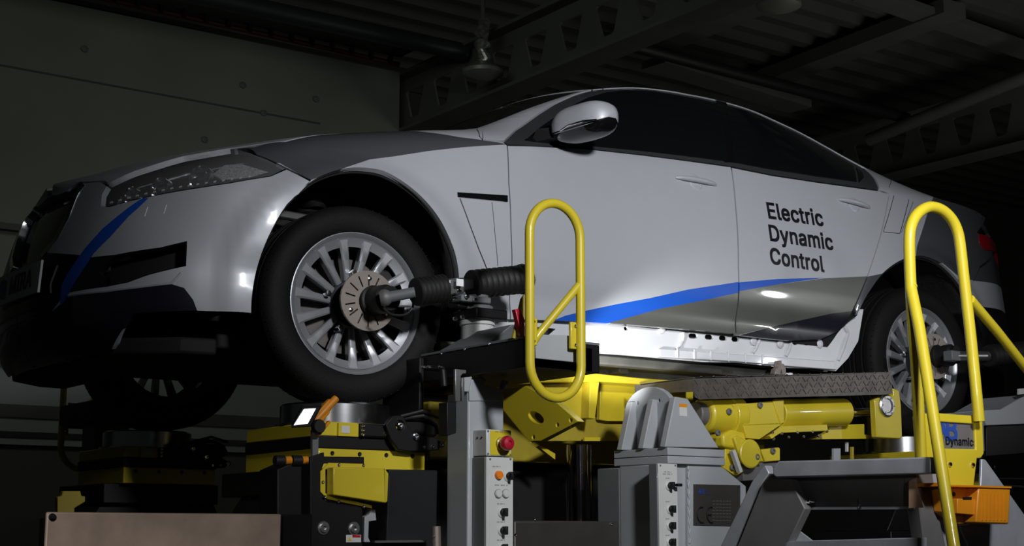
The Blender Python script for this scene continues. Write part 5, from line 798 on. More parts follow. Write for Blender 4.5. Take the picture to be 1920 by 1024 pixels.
m = MB(); py(m, [(1850, 798), (1925, 796), (1925, 850), (1850, 856)], -1.28, .2); m.build('under_box', M['black'], q, bevel=.003)
m = MB(); py(m, [(1911, 729), (1925, 728), (1925, 738), (1911, 740)], -1.33, .01); m.build('white_connector', M['panelw'], q)

# ---- grey column with the first control panel
CY = -1.27; cx0 = PY(878, 735, CY)[0]; cx1 = PY(945, 735, CY)[0]; cyb = PX(838, 800, cx0)[1]
colm = empty('support_column', ((cx0+cx1)/2, (CY+cyb)/2, 0), 'light grey square column under the dark tray, left of the yellow loop', 'column')
m = MB(); m.box(cx0, cx1, CY, cyb, 0, PY(880, 735, CY)[2]); m.build('column_body', M['rigg'], colm, bevel=.006)
m = MB(); py(m, [(884, 712), (904, 706), (912, 712), (908, 722), (942, 730), (946, 712), (955, 716), (941, 737), (940, 752), (880, 752), (880, 735)], CY-.004, .02); m.build('top_bracket', M['rigg'], colm, bevel=.002)
m = MB(); py(m, [(868, 708), (886, 706), (880, 735), (868, 734)], CY-.01, .03); m.build('side_tab', M['rigg'], colm, bevel=.003)
def knob(parent, c, m_plate=True):                                  # round white seat and black selector handle
    k = MB(); k.lathe([(.0165, 0), (.0165, .003), (.013, .006), (.001, .006)], c, (0, -1, 0), 24); s_ = k.build('selector_switch', M['panelw'], parent)
    k = MB(); k.lathe([(.012, .006), (.011, .016), (.001, .016)], c, (0, -1, 0), 20); k.obox(Vector(c)+Vector((0, -.018, 0)), ((1, 0, 0), (0, 1, 0), (0, 0, 1)), (.010, .022, .026)); k.build('switch_handle', M['black'], s_, bevel=.002)
    return s_
def small_print(parent, x, y, z, w, n=9, h=.0035, m_='decal'):       # unreadably small caption above a switch
    k = MB()
    for i in range(n):
        if i % 4 == 3: continue
        a = x-w/2+w*i/n; k.add([(a, y, z), (a+w/n*.7, y, z), (a+w/n*.7, y, z+h), (a, y, z+h)], [(0, 1, 2, 3)])
    return k.build('caption', M['caption'], parent, smooth=0)
M['caption'] = mat('grey_print', (.22, .22, .22), .5)
# emergency stop box
EY = CY-.075; e = empty('emergency_stop_box', V3(PY(937, 856, EY)), 'grey box with yellow plate and red emergency stop knob, topmost on the left column', 'control box')
x0, x1 = PY(912, 830, EY)[0], PY(959, 830, EY)[0]; z0, z1 = PY(937, 856, EY)[2], PY(937, 806, EY)[2]
m = MB(); m.box(x0, x1, EY, CY, z0+.001, z1); m.build('box', M['panelw'], e, bevel=.003)
m = MB(); m.box(x0+.014, x1-.006, EY-.002, EY, z0+.004, z1-.003); m.build('yellow_plate', M['yellow'], e)
cc = Vector(((x0+x1)/2+.008, EY-.002, (z0+z1)/2-.002))
m = MB(); m.lathe([(.022, 0), (.022, .008), (.014, .012), (.014, .03)], cc, (0, -1, 0), 28); m.build('knob_collar', M['yellowd'], e)
m = MB(); m.lathe([(.014, .012), (.020, .018), (.0235, .026), (.0235, .036), (.019, .044), (.008, .047), (.007, .042), (.001, .042)], cc, (0, -1, 0), 32); m.build('stop_knob', M['redk'], e)
for a in (x0+.006, x1-.006):
    for b in (z0+.007, z1-.006): mb = MB(); bolt(mb, (a, EY, b), (0, -1, 0), .0035, .002); mb.build('lid_screw', M['rigd'], e)
small_print(e, cc.x-.004, EY-.0026, z1-.009, .04)
m = MB()
for yy in (EY+.025, EY+.05): m.lathe([(.003, 0), (.003, .002), (.001, .002)], (x0, yy, z1-.025), (-1, 0, 0), 10)
m.build('side_screws', M['black'], e)
# switch panel
SYY = CY-.078; p = empty('switch_panel', V3(PY(940, 1000, SYY)), 'tall white switch panel with orange button, on the left column under the stop knob', 'control panel', 'white switch panels')
x0, x1 = PY(911, 900, SYY)[0], PY(962, 900, SYY)[0]; zt = PY(937, 857, SYY)[2]
m = MB(); m.box(x0, x1, SYY+.006, CY, .55, zt); m.build('housing', M['rigd'], p, bevel=.003)
m = MB(); m.box(x0+.002, x1, SYY, SYY+.006, .552, zt-.001); m.build('face_plate', M['panelw'], p, bevel=.001)
def at(u, v): return V3(PY(u, v, SYY))
k = MB(); c = at(934, 891); k.lathe([(.014, 0), (.014, .004), (.012, .012), (.001, .013)], c, (0, -1, 0), 28); k.build('orange_button', M['orangel'], p)
knob(p, at(952, 893))
for u in (934, 948): k = MB(); k.lathe([(.0135, 0), (.0135, .004), (.011, .008), (.001, .0085)], at(u, 926), (0, -1, 0), 28); k.build('white_button', M['panelw'], p); k = MB(); k.lathe([(.0145, 0), (.0145, .003), (.0135, .003), (.0135, 0)], at(u, 926), (0, -1, 0), 28, close=True, cap=False); k.build('button_ring', M['rigd'], p)
for v in (961, 995, 1028): knob(p, at(941, v))
for u, v, w in ((931, 876, .03), (940, 911, .05), (939, 946, .03), (939, 980, .03), (939, 1014, .03)): q = at(u, v); small_print(p, q.x, SYY-.0006, q.z, w)
for u in (919, 957): mb = MB(); bolt(mb, at(u, 861), (0, -1, 0), .0035, .002); mb.build('panel_screw', M['rigd'], p)

# ---- grey buttress bracket on its column
BY = -1.25; bx0 = PY(1252, 843, BY)[0]; bx1 = PY(1359, 848, BY)[0]; by1 = PX(1151, 850, bx0)[1]
bz1 = PY(1252, 839, BY)[2]; bz0 = PY(1252, 869, BY)[2]
bk = empty('buttress_bracket', ((bx0+bx1)/2, (BY+by1)/2, 0), 'light grey welded buttress bracket on a column, in the middle foreground', 'rig bracket')
m = MB(); m.box(bx0, bx1, BY, by1, (bz0+bz1)/2+.001, bz1); m.box(bx0, bx1, BY, by1, bz0, (bz0+bz1)/2-.001); m.build('base_block', M['rigg'], bk, bevel=.002)
g = [(1247, 838), (1266, 744), (1290, 748), (1348, 840)]; G3 = [V3(PY(u, v, BY)) for u, v in g]
Ty = [BY, BY+(by1-BY)*.40, BY+(by1-BY)*.80]
for k, yy in enumerate(Ty):
    m = MB(); m.prism([V3((p.x, yy, p.z)) for p in G3], (0, .030, 0)); m.build('buttress_rib', M['rigg'], bk, bevel=.003)
xm = (G3[1].x+G3[2].x)/2-.012; ytop = (BY+by1)/2+.02; zt_ = PX(1245, 722, xm)[2]
prof = [(by1-.02, bz1)]+[(ytop+.14*math.cos(a), zt_-.10+.10*math.sin(a)) for a in [math.pi*k/14 for k in range(15)]][::1]+[(BY+.015, bz1)]
m = MB(); m.plate([(a, b) for a, b in prof], [[(ytop+dy+.007*math.cos(w), zt_-.055+.007*math.sin(w)) for w in [2*math.pi*k/10 for k in range(10)]] for dy in (.06, -.06)], lambda a, b: (xm, a, b), (.022, 0, 0)); m.build('pivot_plate', M['rigg'], bk, bevel=.002)
q = V3(PY(1281, 770, BY-.001)); m = MB(); m.box(q.x-.018, q.x+.018, BY-.0015, BY, q.z-.020, q.z+.012); m.build('white_label', M['panelw'], bk)
m = MB(); m.box(q.x-.018, q.x+.018, BY-.0018, BY, q.z+.012, q.z+.024); m.build('orange_label', M['orange'], bk)
c0 = PX(1231, 880, bx0)[1]; c1 = PX(1204, 880, bx0)[1]
m = MB(); m.box(bx0, bx0+.13, BY+.03, by1-.03, 0, bz0); m.build('column_body', M['rigg'], bk, bevel=.005)
m = MB(); m.box(bx0-.0, bx0+.13, by1-.03, by1+.10, 0, bz0-.005); m.build('rear_column_body', M['rigd'], bk, bevel=.005)
m = MB(); m.prism([V3(PY(u, v, BY+.015)) for u, v in ((1290, 870), (1350, 872), (1399, 912), (1399, 1060), (1290, 1060))], (0, .03, 0)); m.build('web_plate', M['rigg'], bk, bevel=.003)
m = MB(); w0 = V3(PY(1291, 880, BY+.014)); m.tube([w0+Vector((.003*math.sin(k*1.7), 0, -k*.009)) for k in range(30)], .0035, 6); m.build('weld_bead', M['rigg'], bk)
# rating plate with CE mark
RP = BY+.011; rp = MB(); py(rp, [(1301, 908), (1388, 910), (1388, 987), (1301, 985)], RP, .003); rpo = rp.build('rating_plate', mat('dark_rating_plate', (.09, .085, .08), .4, .5, 0, .05), bk)
for u, v in ((1305, 911), (1384, 913), (1305, 982), (1384, 984)): mb = MB(); bolt(mb, V3(PY(u, v, RP)), (0, -1, 0), .003, .002); mb.build('rivet', M['chrome'], rpo)
def seg_arc(u, v, r, y, bar, w=.0030, m_='decal', par=None):
    c = V3(PY(u, v, y)); m = MB(); P = [(c.x+r*math.cos(a), y, c.z+r*math.sin(a)*1.25) for a in np.linspace(math.radians(75), math.radians(285), 18)]; m.tube(P, w, 8)
    if bar: m.tube([(c.x-r, y, c.z), (c.x-r*.1, y, c.z)], w, 8)
    return m.build('ce_letter', M[m_], par)
seg_arc(1316, 966, .022, RP-.001, False, par=rpo); seg_arc(1334, 966, .022, RP-.001, True, par=rpo)
def ab_logo(par, o, ux, uz, s, m_, lower=True):                      # sloping A with a B beside it, and the word below
    o = Vector(o); ux = Vector(ux).normalized(); uz = Vector(uz).normalized(); n = ux.cross(uz)
    put_text('AB', 'logo_letters', M[m_], par, lambda a, b, c: o+ux*(a+b*.12)+uz*b+n*(.002+c), s)
ab_logo(rpo, V3(PY(1308, 926, RP)), (1, 0, 0), (0, 0, 1), .032, 'lblue')
put_text('mier', 'small_print', M['lblue'], rpo, lambda a, b, c: V3(PY(1324, 926, RP))+Vector((a, -.001-c, b)), .010)
for k in range(7): q = V3(PY(1342, 940+k*6, RP)); small_print(rpo, q.x+.03, RP-.0006, q.z, .09, 22, .002)
# second switch panel
S2 = BY-.02; p = empty('switch_panel', V3(PY(1250, 1000, S2)), 'narrow white switch panel with key switch, on the buttress column beside the rating plate', 'control panel', 'white switch panels')
x0, x1 = PY(1234, 900, S2)[0], PY(1270, 900, S2)[0]; zt = PY(1250, 869, S2)[2]
m = MB(); m.box(x0, x1, S2+.006, BY+.03, .55, zt); m.build('housing', M['rigd'], p, bevel=.003)
m = MB(); m.box(x0+.002, x1, S2, S2+.006, .552, zt-.001); m.build('face_plate', M['panelw'], p, bevel=.001)
def at(u, v): return V3(PY(u, v, S2))
ks = knob(p, at(1254, 911)); k = MB(); k.obox(at(1262, 910)+Vector((0, -.03, 0)), ((1, 0, 0), (0, 1, 0), (0, 0, 1)), (.02, .018, .010)); k.build('key', M['black'], p, bevel=.002)
for v in (955, 986, 1017): knob(p, at(1256, v))
for v, w in ((886, .035), (890, .045), (898, .02), (942, .018), (974, .018), (1005, .02)): q = at(1252, v); small_print(p, q.x, S2-.0006, q.z, w)
for u in (1238, 1266): mb = MB(); bolt(mb, at(u, 873), (0, -1, 0), .0035, .002); mb.build('panel_screw', M['rigd'], p)

# ---- yellow actuator with its clevis and foot
ac = empty('linear_actuator', V3(PY(1480, 830, -1.05)), 'yellow hydraulic actuator with chrome rod lying under the chequer plate', 'actuator')
AY = -1.06
def rcyl(m, u0, v0, u1, v1, r, y=AY, mi=None): m.cyl(V3(PY(u0, v0, y)), V3(PY(u1, v1, y)), r, None, 36, mi)
m = MB(); rcyl(m, 1455, 776, 1582, 773, .057); m.build('barrel', M['yellow'], ac, bevel=.004)
m = MB(); rcyl(m, 1580, 774, 1645, 772, .017); m.build('rod', M['chrome'], ac)
m = MB(); py(m, [(1374, 758), (1458, 753), (1470, 795), (1394, 798)], AY-.07, .13); m.build('square_housing', M['yellow'], ac, bevel=.004)
m = MB(); py(m, [(1450, 752), (1470, 749), (1471, 793), (1464, 796)], AY-.075, .14); m.build('flange', M['yellow'], ac, bevel=.003)
m = MB(); m.prism([V3(PY(u, v, AY-.07)) for u, v in ((1394, 798), (1467, 795), (1424, 824), (1400, 822))], (0, .10, 0)); m.build('underside_web', M['yellow'], ac, bevel=.002)
m = MB(); rcyl(m, 1316, 778, 1372, 778, .068); m.build('end_housing', M['yellow'], ac, bevel=.012)
m = MB(); rcyl(m, 1302, 776, 1318, 777, .045); m.build('shaft_seal', M['alud'], ac, bevel=.004)
m = MB(); rcyl(m, 1360, 780, 1380, 780, .078); m.build('ring_flange', M['yellow'], ac, bevel=.004)
m = MB(); py(m, [(1355, 815), (1374, 805), (1400, 812), (1402, 830), (1378, 842), (1357, 838)], AY-.06, .10); m.build('elbow', M['yellow'], ac, bevel=.012, seg=3)
m = MB(); py(m, [(1376, 820), (1385, 817), (1401, 826), (1420, 829), (1433, 866), (1392, 869)], AY-.075, .10); m.build('foot_clevis', M['yellow'], ac, bevel=.005)
m = MB(); m.lathe([(.055, 0), (.055, .006), (.05, .010), (.001, .010)], V3(PY(1405, 851, AY-.075)), (0, -1, 0), 30); m.build('clevis_boss', M['yellow'], ac)
m = MB(); py(m, [(1427, 843), (1460, 839), (1463, 841), (1463, 864), (1435, 866)], AY-.05, .05); m.build('foot_plate', M['yellow'], ac, bevel=.003)
m = MB(); py(m, [(1360, 841), (1378, 838), (1396, 884), (1380, 893), (1357, 878)], AY-.04, .04); m.build('side_plate', M['yellow'], ac, bevel=.003)
m = MB(); py(m, [(1374, 846), (1379, 843), (1393, 884), (1388, 887)], AY-.083, .02); m.build('name_strip', M['panelw'], ac, bevel=.001)
m = MB(); py(m, [(1464, 799), (1551, 796), (1553, 808), (1464, 812), (1447, 823), (1443, 817)], AY-.055, .06); m.build('side_rail', M['yellow'], ac, bevel=.002)
for u, v in ((1448, 811), (1465, 813), (1494, 811), (1522, 810), (1550, 809), (1450, 823), (1478, 820), (1506, 819), (1534, 817)): mb = MB(); bolt(mb, V3(PY(u, v, AY-.056)), (0, -1, 0), .006, .006); mb.build('rail_screw', M['chrome'], ac)
for u, v, d in ((1424, 760, -.072), (1366, 772, -.07), (1345, 812, -.07), (1418, 857, -.078), (1448, 846, -.052), (1372, 877, -.043)): mb = MB(); bolt(mb, V3(PY(u, v, AY+d)), (0, -1, 0), .012, .010); mb.build('hex_socket_bolt', M['alud'], ac)
m = MB(); py(m, [(1392, 869), (1470, 866), (1460, 898), (1394, 902)], AY-.03, .08); m.build('foot_block', M['alud'], ac, bevel=.003)
cl = empty('clevis_mount', V3(PY(1660, 822, AY)), 'yellow clevis mount with large round pin at the right end of the actuator', 'rig bracket')
m = MB(); py(m, [(1640, 749), (1646, 745), (1676, 742), (1674, 728), (1686, 732), (1690, 760), (1692, 818), (1688, 823), (1644, 820)], AY-.08, .03); m.build('front_lug', M['yellow'], cl, bevel=.004)
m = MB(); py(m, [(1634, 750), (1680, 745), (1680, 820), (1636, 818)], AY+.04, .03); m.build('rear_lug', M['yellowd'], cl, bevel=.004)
m = MB(); py(m, [(1521, 824), (1550, 812), (1558, 797), (1621, 795), (1621, 815), (1640, 817), (1692, 822)], AY+.02, .03); m.build('base_plate', M['yellow'], cl, bevel=.002)
m = MB(); c = V3(PY(1661, 761, AY-.08)); m.lathe([(.046, 0), (.046, .008), (.040, .013), (.030, .013), (.027, .007), (.001, .007)], c, (0, -1, 0), 40); m.build('pin', M['steel'], cl)
mb = MB()
for k in range(6): a = 2*math.pi*k/6; bolt(mb, c+Vector((.035*math.cos(a), -.012, .035*math.sin(a))), (0, -1, 0), .004, .003)
mb.build('pin_screws', M['chrome'], cl)
# ---- chequer plate apron
ch = empty('chequer_plate_apron', V3(PY(1480, 745, -1.17)), 'worn folded chequer plate apron running under the doors', 'chequer plate')
KY = -1.17
kp = [(1300, 710), (1304, 708), (1670, 700), (1674, 738), (1660, 740), (1312, 749), (1304, 745), (1301, 732)]
m = MB(); py(m, kp, KY, .006)
A = V3(PY(1300, 710, KY)); B = V3(PY(1672, 700, KY)); D_ = V3(PY(1302, 749, KY))-A; ux = (B-A)
for i in range(42):
    for j in range(3):
        t = (i+.5+(j % 2)*.5)/42.5; c = A+ux*t+Vector((0, -.0015, 0))+D_*((j+.6)/3.2)
        a = math.radians(45 if (i+j) % 2 else -45); m.obox(c, ((math.cos(a), 0, math.sin(a)), (0, 1, 0), (-math.sin(a), 0, math.cos(a))), (.022, .003, .005))
m.build('chequer_face', M['cheq'], ch)
m = MB(); m.prism([A, B, B+Vector((0, .30, .0)), A+Vector((0, .30, 0))], (0, 0, .005)); m.build('top_flange', M['cheq'], ch)
E0 = V3(PX(1300, 709, A.x)); E1 = V3(PX(1190, 722, A.x)); m = MB(); m.prism([E0, E1, E1+Vector((0, 0, -.035)), E0+Vector((0, 0, -.05))], (.006, 0, 0)); m.build('end_flange', M['cheq'], ch)
for k in range(17): c = A+ux*((k+.6)/17.2)+Vector((0, .0, .004)); mb = MB(); bolt(mb, c+Vector((0, -.002, 0)), (0, -.3, 1), .0035, .003); mb.build('edge_rivet', M['chrome'], ch)
# ---- moving table (yellow welded frame) and lift cylinder
TY = -.80
tb = empty('moving_table', (1.2, 0, 1.2), 'large yellow welded table frame under the middle of the car', 'rig table')
m = MB(); py(m, [(969, 721), (984, 702), (1012, 698), (1104, 699), (1200, 709), (1300, 716), (1300, 730), (1187, 720), (1123, 716), (1109, 717), (1018, 717)], TY, .5); m.build('top_flange', M['yellow'], tb, bevel=.003)
m = MB(); py(m, [(986, 722), (1109, 717), (1104, 781), (1084, 789), (1045, 757)], TY+.05, .02); m.build('front_plate', M['yellow'], tb, bevel=.003)
m = MB(); py(m, [(1107, 716), (1124, 716), (1120, 755), (1116, 786), (1104, 784)], TY-.0, .06); m.build('vertical_rib', M['yellow'], tb, bevel=.003)
m = MB(); py(m, [(1126, 716), (1300, 722), (1300, 790), (1140, 790), (1124, 787)], TY+.09, .02); m.build('web_panel', M['yellow'], tb, bevel=.002)
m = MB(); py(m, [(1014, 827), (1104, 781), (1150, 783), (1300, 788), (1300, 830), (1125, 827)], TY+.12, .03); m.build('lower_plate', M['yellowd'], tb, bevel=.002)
m = MB(); py(m, [(1096, 820), (1126, 820), (1125, 827), (1096, 827)], TY+.09, .01); m.build('lower_lip', M['yellow'], tb)
gx = .78
def on_gx(u, v): p = PX(u, v, gx); return (p[1], p[2])
gp = [on_gx(*p) for p in ((940, 735), (986, 724), (1046, 757), (1084, 790), (1014, 827), (992, 828), (940, 766))]
hole = [on_gx(1005+13*math.cos(a)-6*math.sin(a), 783+9*math.cos(a)+7*math.sin(a)) for a in [2*math.pi*k/18 for k in range(18)]]
h2 = [[on_gx(u+3*math.cos(a), v+4*math.sin(a)) for a in [2*math.pi*k/10 for k in range(10)]] for u, v in ((1045, 797), (1000, 820), (1070, 788))]
m = MB(); m.plate(gp, [hole]+h2, lambda a, b: (gx, a, b), (.03, 0, 0)); m.build('gusset', M['yellow'], tb, bevel=.002)
m = MB(); e0, e1 = V3(PX(939, 764, gx)), V3(PX(992, 828, gx)); m.prism([e0, e1, e1+Vector((.05, -.0, .012)), e0+Vector((.05, 0, .012))], (0, -.012, -.006)); m.build('gusset_edge', M['yellow'], tb)
m = MB(); py(m, [(1010, 838), (1016, 836), (1041, 851), (1041, 862)], TY+.2, .02); m.build('inner_strut', M['yellow'], tb)
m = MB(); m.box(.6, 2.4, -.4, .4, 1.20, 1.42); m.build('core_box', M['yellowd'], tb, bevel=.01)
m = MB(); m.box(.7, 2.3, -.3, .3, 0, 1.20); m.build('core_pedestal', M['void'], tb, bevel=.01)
lc = V3(PY(1087, 975, -.62)); lf = empty('lift_cylinder', (lc.x, -.62, 0), 'vertical chrome lift cylinder under the yellow table', 'hydraulic cylinder')
m = MB(); m.lathe([(.052, lc.z-.02), (.052, 1.26)], (lc.x, -.62, 0), (0, 0, 1), 48); m.build('rod', mat('dark_chrome', (.30, .28, .34), .10, 1), lf)
m = MB(); m.lathe([(.15, 0), (.15, lc.z-.03), (.07, lc.z-.03), (.07, lc.z-.01), (.001, lc.z-.01)], (lc.x, -.62, 0), (0, 0, 1), 40); m.build('barrel', M['black'], lf)
bb = empty('steel_cover_box', V3(PY(1050, 1000, -.95)), 'dark steel cover box at the bottom centre, in front of the chrome cylinder', 'cover box')
m = MB(); X0, X1 = PY(964, 985, -1.0)[0], PY(1160, 985, -1.0)[0]; m.box(X0, X1, -1.0, -.76, 0, PY(1050, 977, -1.0)[2]); m.build('box', mat('dark_sheet_steel', (.07, .065, .06), .45, .5, 0, .1), bb, bevel=.006)
for u, v in ((1002, 974), (1146, 983), (967, 1003)): mb = MB(); bolt(mb, V3(PY(u, v, -1.0)), (0, -1, 0), .005, .005); mb.build('box_screw', M['chrome'], bb)
# sill clamp
sc = empty('sill_clamp', V3(PY(1468, 703, -.90)), 'small pale clamp jaws gripping the sill seam above the chequer plate', 'clamp')
m = MB(); py(m, [(1453, 702), (1455, 692), (1460, 688), (1462, 676), (1466, 676), (1466, 690), (1463, 703)], -.93, .03); m.build('left_jaw', M['disc'], sc, bevel=.002)
m = MB(); py(m, [(1466, 682), (1470, 682), (1474, 692), (1474, 703), (1468, 703), (1466, 692)], -.93, .03); m.build('right_jaw', M['disc'], sc, bevel=.002)
m = MB(); py(m, [(1450, 700), (1486, 699), (1486, 707), (1450, 707)], -.92, .05); m.build('jaw_base', M['steel'], sc)

# ---- black post with yellow guard box in front of the near station
NY = -1.38
ps = empty('sensor_post', V3(PY(632, 1015, NY)), 'black steel post plate with a slot and label, below the work lamp', 'post')
q1_ = [(582, 857), (608, 848), (608, 856), (683, 857), (683, 870), (608, 869), (601, 885), (601, 922), (610, 935), (680, 948), (680, 1060), (582, 1060)]
m = MB(); py(m, q1_, NY, .012); m.build('post_plate', M['blackm'] if 'blackm' in M else M['black'], ps, bevel=.002)
m = MB(); py(m, [(560, 862), (590, 860), (590, 1060), (520, 1060), (520, 880)], NY+.06, .12); m.build('rear_box', M['black'], ps, bevel=.004)
for u, v in ((606, 990), (663, 991)):
    m = MB(); m.lathe([(.019, 0), (.019, .003), (.013, .003), (.013, .010), (.006, .010), (.006, .004), (.001, .004)], V3(PY(u, v, NY)), (0, -1, 0), 28); m.build('socket_bolt', M['steel'], ps)
m = MB(); py(m, [(649, 1003), (677, 1003), (677, 1017), (649, 1017)], NY-.001, .001); lb = m.build('warning_label', M['panelw'], ps)
m = MB(); py(m, [(661, 1003.5), (676, 1003.5), (676, 1008), (661, 1008)], NY-.0016, .0004); m.build('red_band', M['redk'], lb)
m = MB(); py(m, [(652, 1014), (659, 1014), (655.5, 1007)], NY-.0016, .0004); m.build('warning_triangle', M['yellow'], lb)
gb = empty('yellow_guard_box', V3(PY(665, 945, NY)), 'bright yellow folded guard box bolted to the black post', 'guard')
fl = [(616, 868), (686, 870), (686, 876), (625, 877), (610, 880), (610, 925), (625, 930), (697, 948), (697, 953), (614, 936), (601, 922), (601, 884)]
m = MB(); py(m, fl, NY-.004, .003); m.build('flange', M['yellow'], gb)
m = MB(); py(m, [(625, 876), (721, 879), (723, 943), (625, 928)], NY-.045, .04); m.build('box', M['yellow'], gb, bevel=.003)
m = MB(); py(m, [(721, 879), (728, 888), (726, 940), (722, 943)], NY-.02, .02); m.build('side_lip', M['yellow'], gb)
for u, v in ((635, 872), (681, 873), (605, 904), (608, 932), (634, 941), (681, 950)): mb = MB(); bolt(mb, V3(PY(u, v, NY-.004)), (0, -1, 0), .005, .004); mb.build('flange_screw', M['chrome'], gb)
bx = empty('black_drive_box', V3(PY(775, 1000, -1.30)), 'tall matt black box right of the yellow guard box', 'box')
m = MB(); py(m, [(729, 880), (821, 882), (818, 1060), (723, 1060)], -1.30, .20); m.build('box', mat('matt_black_sheet', (.010, .011, .012), .6, spec=.3), bx, bevel=.004)
m = MB(); py(m, [(719, 886), (731, 884), (731, 892), (718, 892)], -1.33, .02); m.build('latch', M['black'], bx)
m = MB(); py(m, [(703, 1014), (797, 1013), (797, 1017), (703, 1018)], -1.33, .03); m.build('lower_rail', M['steel'], bx)
gbk = MB(); py(gbk, [(684, 969), (692, 966), (698, 954), (704, 956), (706, 976), (692, 978), (691, 1008), (695, 1017), (682, 1017)], -1.36, .03); tag(gbk.build('grey_angle_bracket', M['rigg'], None, bevel=.002), 'small light grey angle bracket between the black post and black box', 'bracket')
pn = MB(); pn.cyl(V3(PY(820, 1060, -1.4)), V3(PY(818, 987, -1.4)), .013); pn.lathe([(.003, 0), (.003, .006), (.001, .006)], V3(PY(815, 1006, -1.41)), (-1, -.3, 0), 10); tag(pn.build('steel_pin', mat('pinkish_steel', (.5, .42, .38), .35, .7), None), 'short upright steel pin left of the grey column at the bottom edge', 'pin')
# ---- hand-held work lamp hooked on its stalk
wl = empty('work_lamp', V3(PY(591, 850, -1.36)), 'orange and black LED work lamp, lit, clamped on a thin post', 'work lamp')
LYY = -1.40
fc = [V3(PY(u, v, LYY)) for u, v in ((551, 797), (570, 767), (592, 766), (577, 794))]
bk_ = [V3(PY(u, v, LYY)) for u, v in ((545, 803), (567, 763), (604, 761), (583, 801))]; nrm = Vector((-.45, -.85, -.25)).normalized()
m = MB(); m.prism([p for p in bk_], -nrm*.045); m.build('lamp_head', M['black'], wl, bevel=.004)
m = MB(); m.prism([p+nrm*.004 for p in fc], -nrm*.006); m.build('led_panel', mat('led_panel_lit', (.9, .9, .9), .3, emit=(.95, .97, 1, 1.6)), wl)
h0, h1 = V3(PY(586, 794, LYY+.03)), V3(PY(631, 746, LYY+.03)); m = MB(); m.tube([h0, h0+(h1-h0)*.5, h1], [.010, .013, .011], 12); m.obox(h0+(h1-h0)*.35, (h1-h0, (0, 1, 0), (0, 0, 1)), (.07, .02, .045)); m.build('handle', M['orange'], wl, bevel=.003)
m = MB(); py(m, [(596, 814), (618, 788), (621, 792), (600, 818)], LYY+.02, .015); m.build('clip', M['orange'], wl, bevel=.002)
m = MB(); py(m, [(587, 782), (612, 776), (606, 800), (596, 806)], LYY+.035, .02); m.build('hinge', M['orange'], wl, bevel=.003)
m = MB(); m.lathe([(.021, 0), (.021, .012), (.018, .018), (.001, .018)], V3(PY(595, 800, LYY+.02)), (0, -1, 0), 24); m.build('tilt_knob', M['blackp'], wl)
m = MB(); py(m, [(586, 806), (597, 806), (597, 858), (586, 858)], LYY+.045, .012); m.build('post', M['rigd'], wl)
for k, (u0, u1) in enumerate(((515, 536), (547, 568))):
    gq = empty('grip_handle', V3(PY(u0, 870, -1.30)), ('outer' if k == 0 else 'inner')+' black and orange toggle grip left of the black post', 'handle')
    m = MB(); m.cyl(V3(PY(u0, 864, -1.32)), V3(PY(u1-3, 864, -1.32)), .016); m.build('black_grip', M['blackp'], gq, bevel=.003)
    m = MB(); m.cyl(V3(PY(u1-3, 864, -1.32)), V3(PY(u1+9, 863, -1.32)), .012); m.build('orange_shaft', M['orange'], gq)
# ---- big steel box, lower left
SB = -1.75
sb = empty('steel_cabinet', V3(PY(320, 990, SB)), 'wide bare steel cabinet with mottled beige surface at the lower left', 'cabinet')
X0, X1 = PY(88, 960, SB)[0], PY(528, 966, SB)[0]; Z1 = PY(300, 962, SB)[2]
m = MB(); m.box(X0, X1, SB, SB+.012, 0, Z1); m.build('cabinet_body', M['box'], sb, bevel=.004)
m = MB(); m.box(X1, X1+.10, SB+.02, SB+.35, 0, Z1); m.box(X0+.10, X1, SB+.012, SB+.35, 0, Z1-.01); m.build('dark_side', M['black'], sb, bevel=.003)
m = MB(); m.lathe([(.009, 0), (.009, .004), (.004, .005), (.001, .005)], V3((X0+.012, SB, Z1-.012)), (0, -1, 0), 16); m.build('corner_screw', M['chrome'], sb)
for u, v, w, h, n_, c_, l_ in ((132, 922, 25, 16, 'yellow_bracket', 'yellow', 'small dull yellow stepped bracket at the far lower left'), ):
    m = MB(); py(m, [(108, 1075), (108, 932), (116, 930), (118, 921), (151, 921), (153, 930), (160, 931), (160, 941), (140, 953), (140, 1075)], .2, .03); q_ = PY(124, 1075, .2); m.box(q_[0]-.04, q_[0]+.04, .2, .23, 0, q_[2]+.01); tag(m.build(n_, M['yellowd'], None, bevel=.003), l_, 'bracket')

# ---- right foreground: access step with handrail, name plate and orange tray
RY = -2.70
hr = empty('handrail', V3(PY(1740, 1000, RY)), 'tall yellow tubular handrail with diagonal stays in the right foreground', 'guard rail')
def P_(u, v, y=RY): return V3(PY(u, v, y))
path = [P_(1727, 862), P_(1719, 700), P_(1711, 600), P_(1706, 500), P_(1705, 450)]+[P_(*p) for p in ((1708, 425), (1717, 405), (1732, 392), (1748, 388), (1768, 395), (1785, 412), (1796, 436), (1801, 465))]+[P_(1806, 510), P_(1813, 570), P_(1821, 640), P_(1836, 790)]
m = MB(); m.tube([V3(p) for p in spline(path, 4)], .0152, 18); m.build('tube_loop', M['yellow'], hr)
q0 = P_(1708, 540); q1 = V3(CAM+ray(1790, 1035)*3.62); m = MB(); m.tube([q0, q0+(q1-q0)*.18+Vector((0, -.004, .01)), q1], .0152, 18); m.build('front_stay', M['yellow'], hr)
m = MB(); m.cyl(P_(1708, 538)+Vector((0, 0, .002)), P_(1709, 534), .0165, None, 20); m.build('weld_ring', M['yellow'], hr)
m = MB(); m.tube([P_(1819, 562), P_(1868, 620, RY+.04), P_(1935, 705, RY+.10)], .0140, 16); m.build('rear_stay', M['yellow'], hr)
nb = empty('name_plate_bracket', P_(1800, 905), 'yellow bracket framing a steel name plate with blue letters, behind the handrail foot', 'bracket')
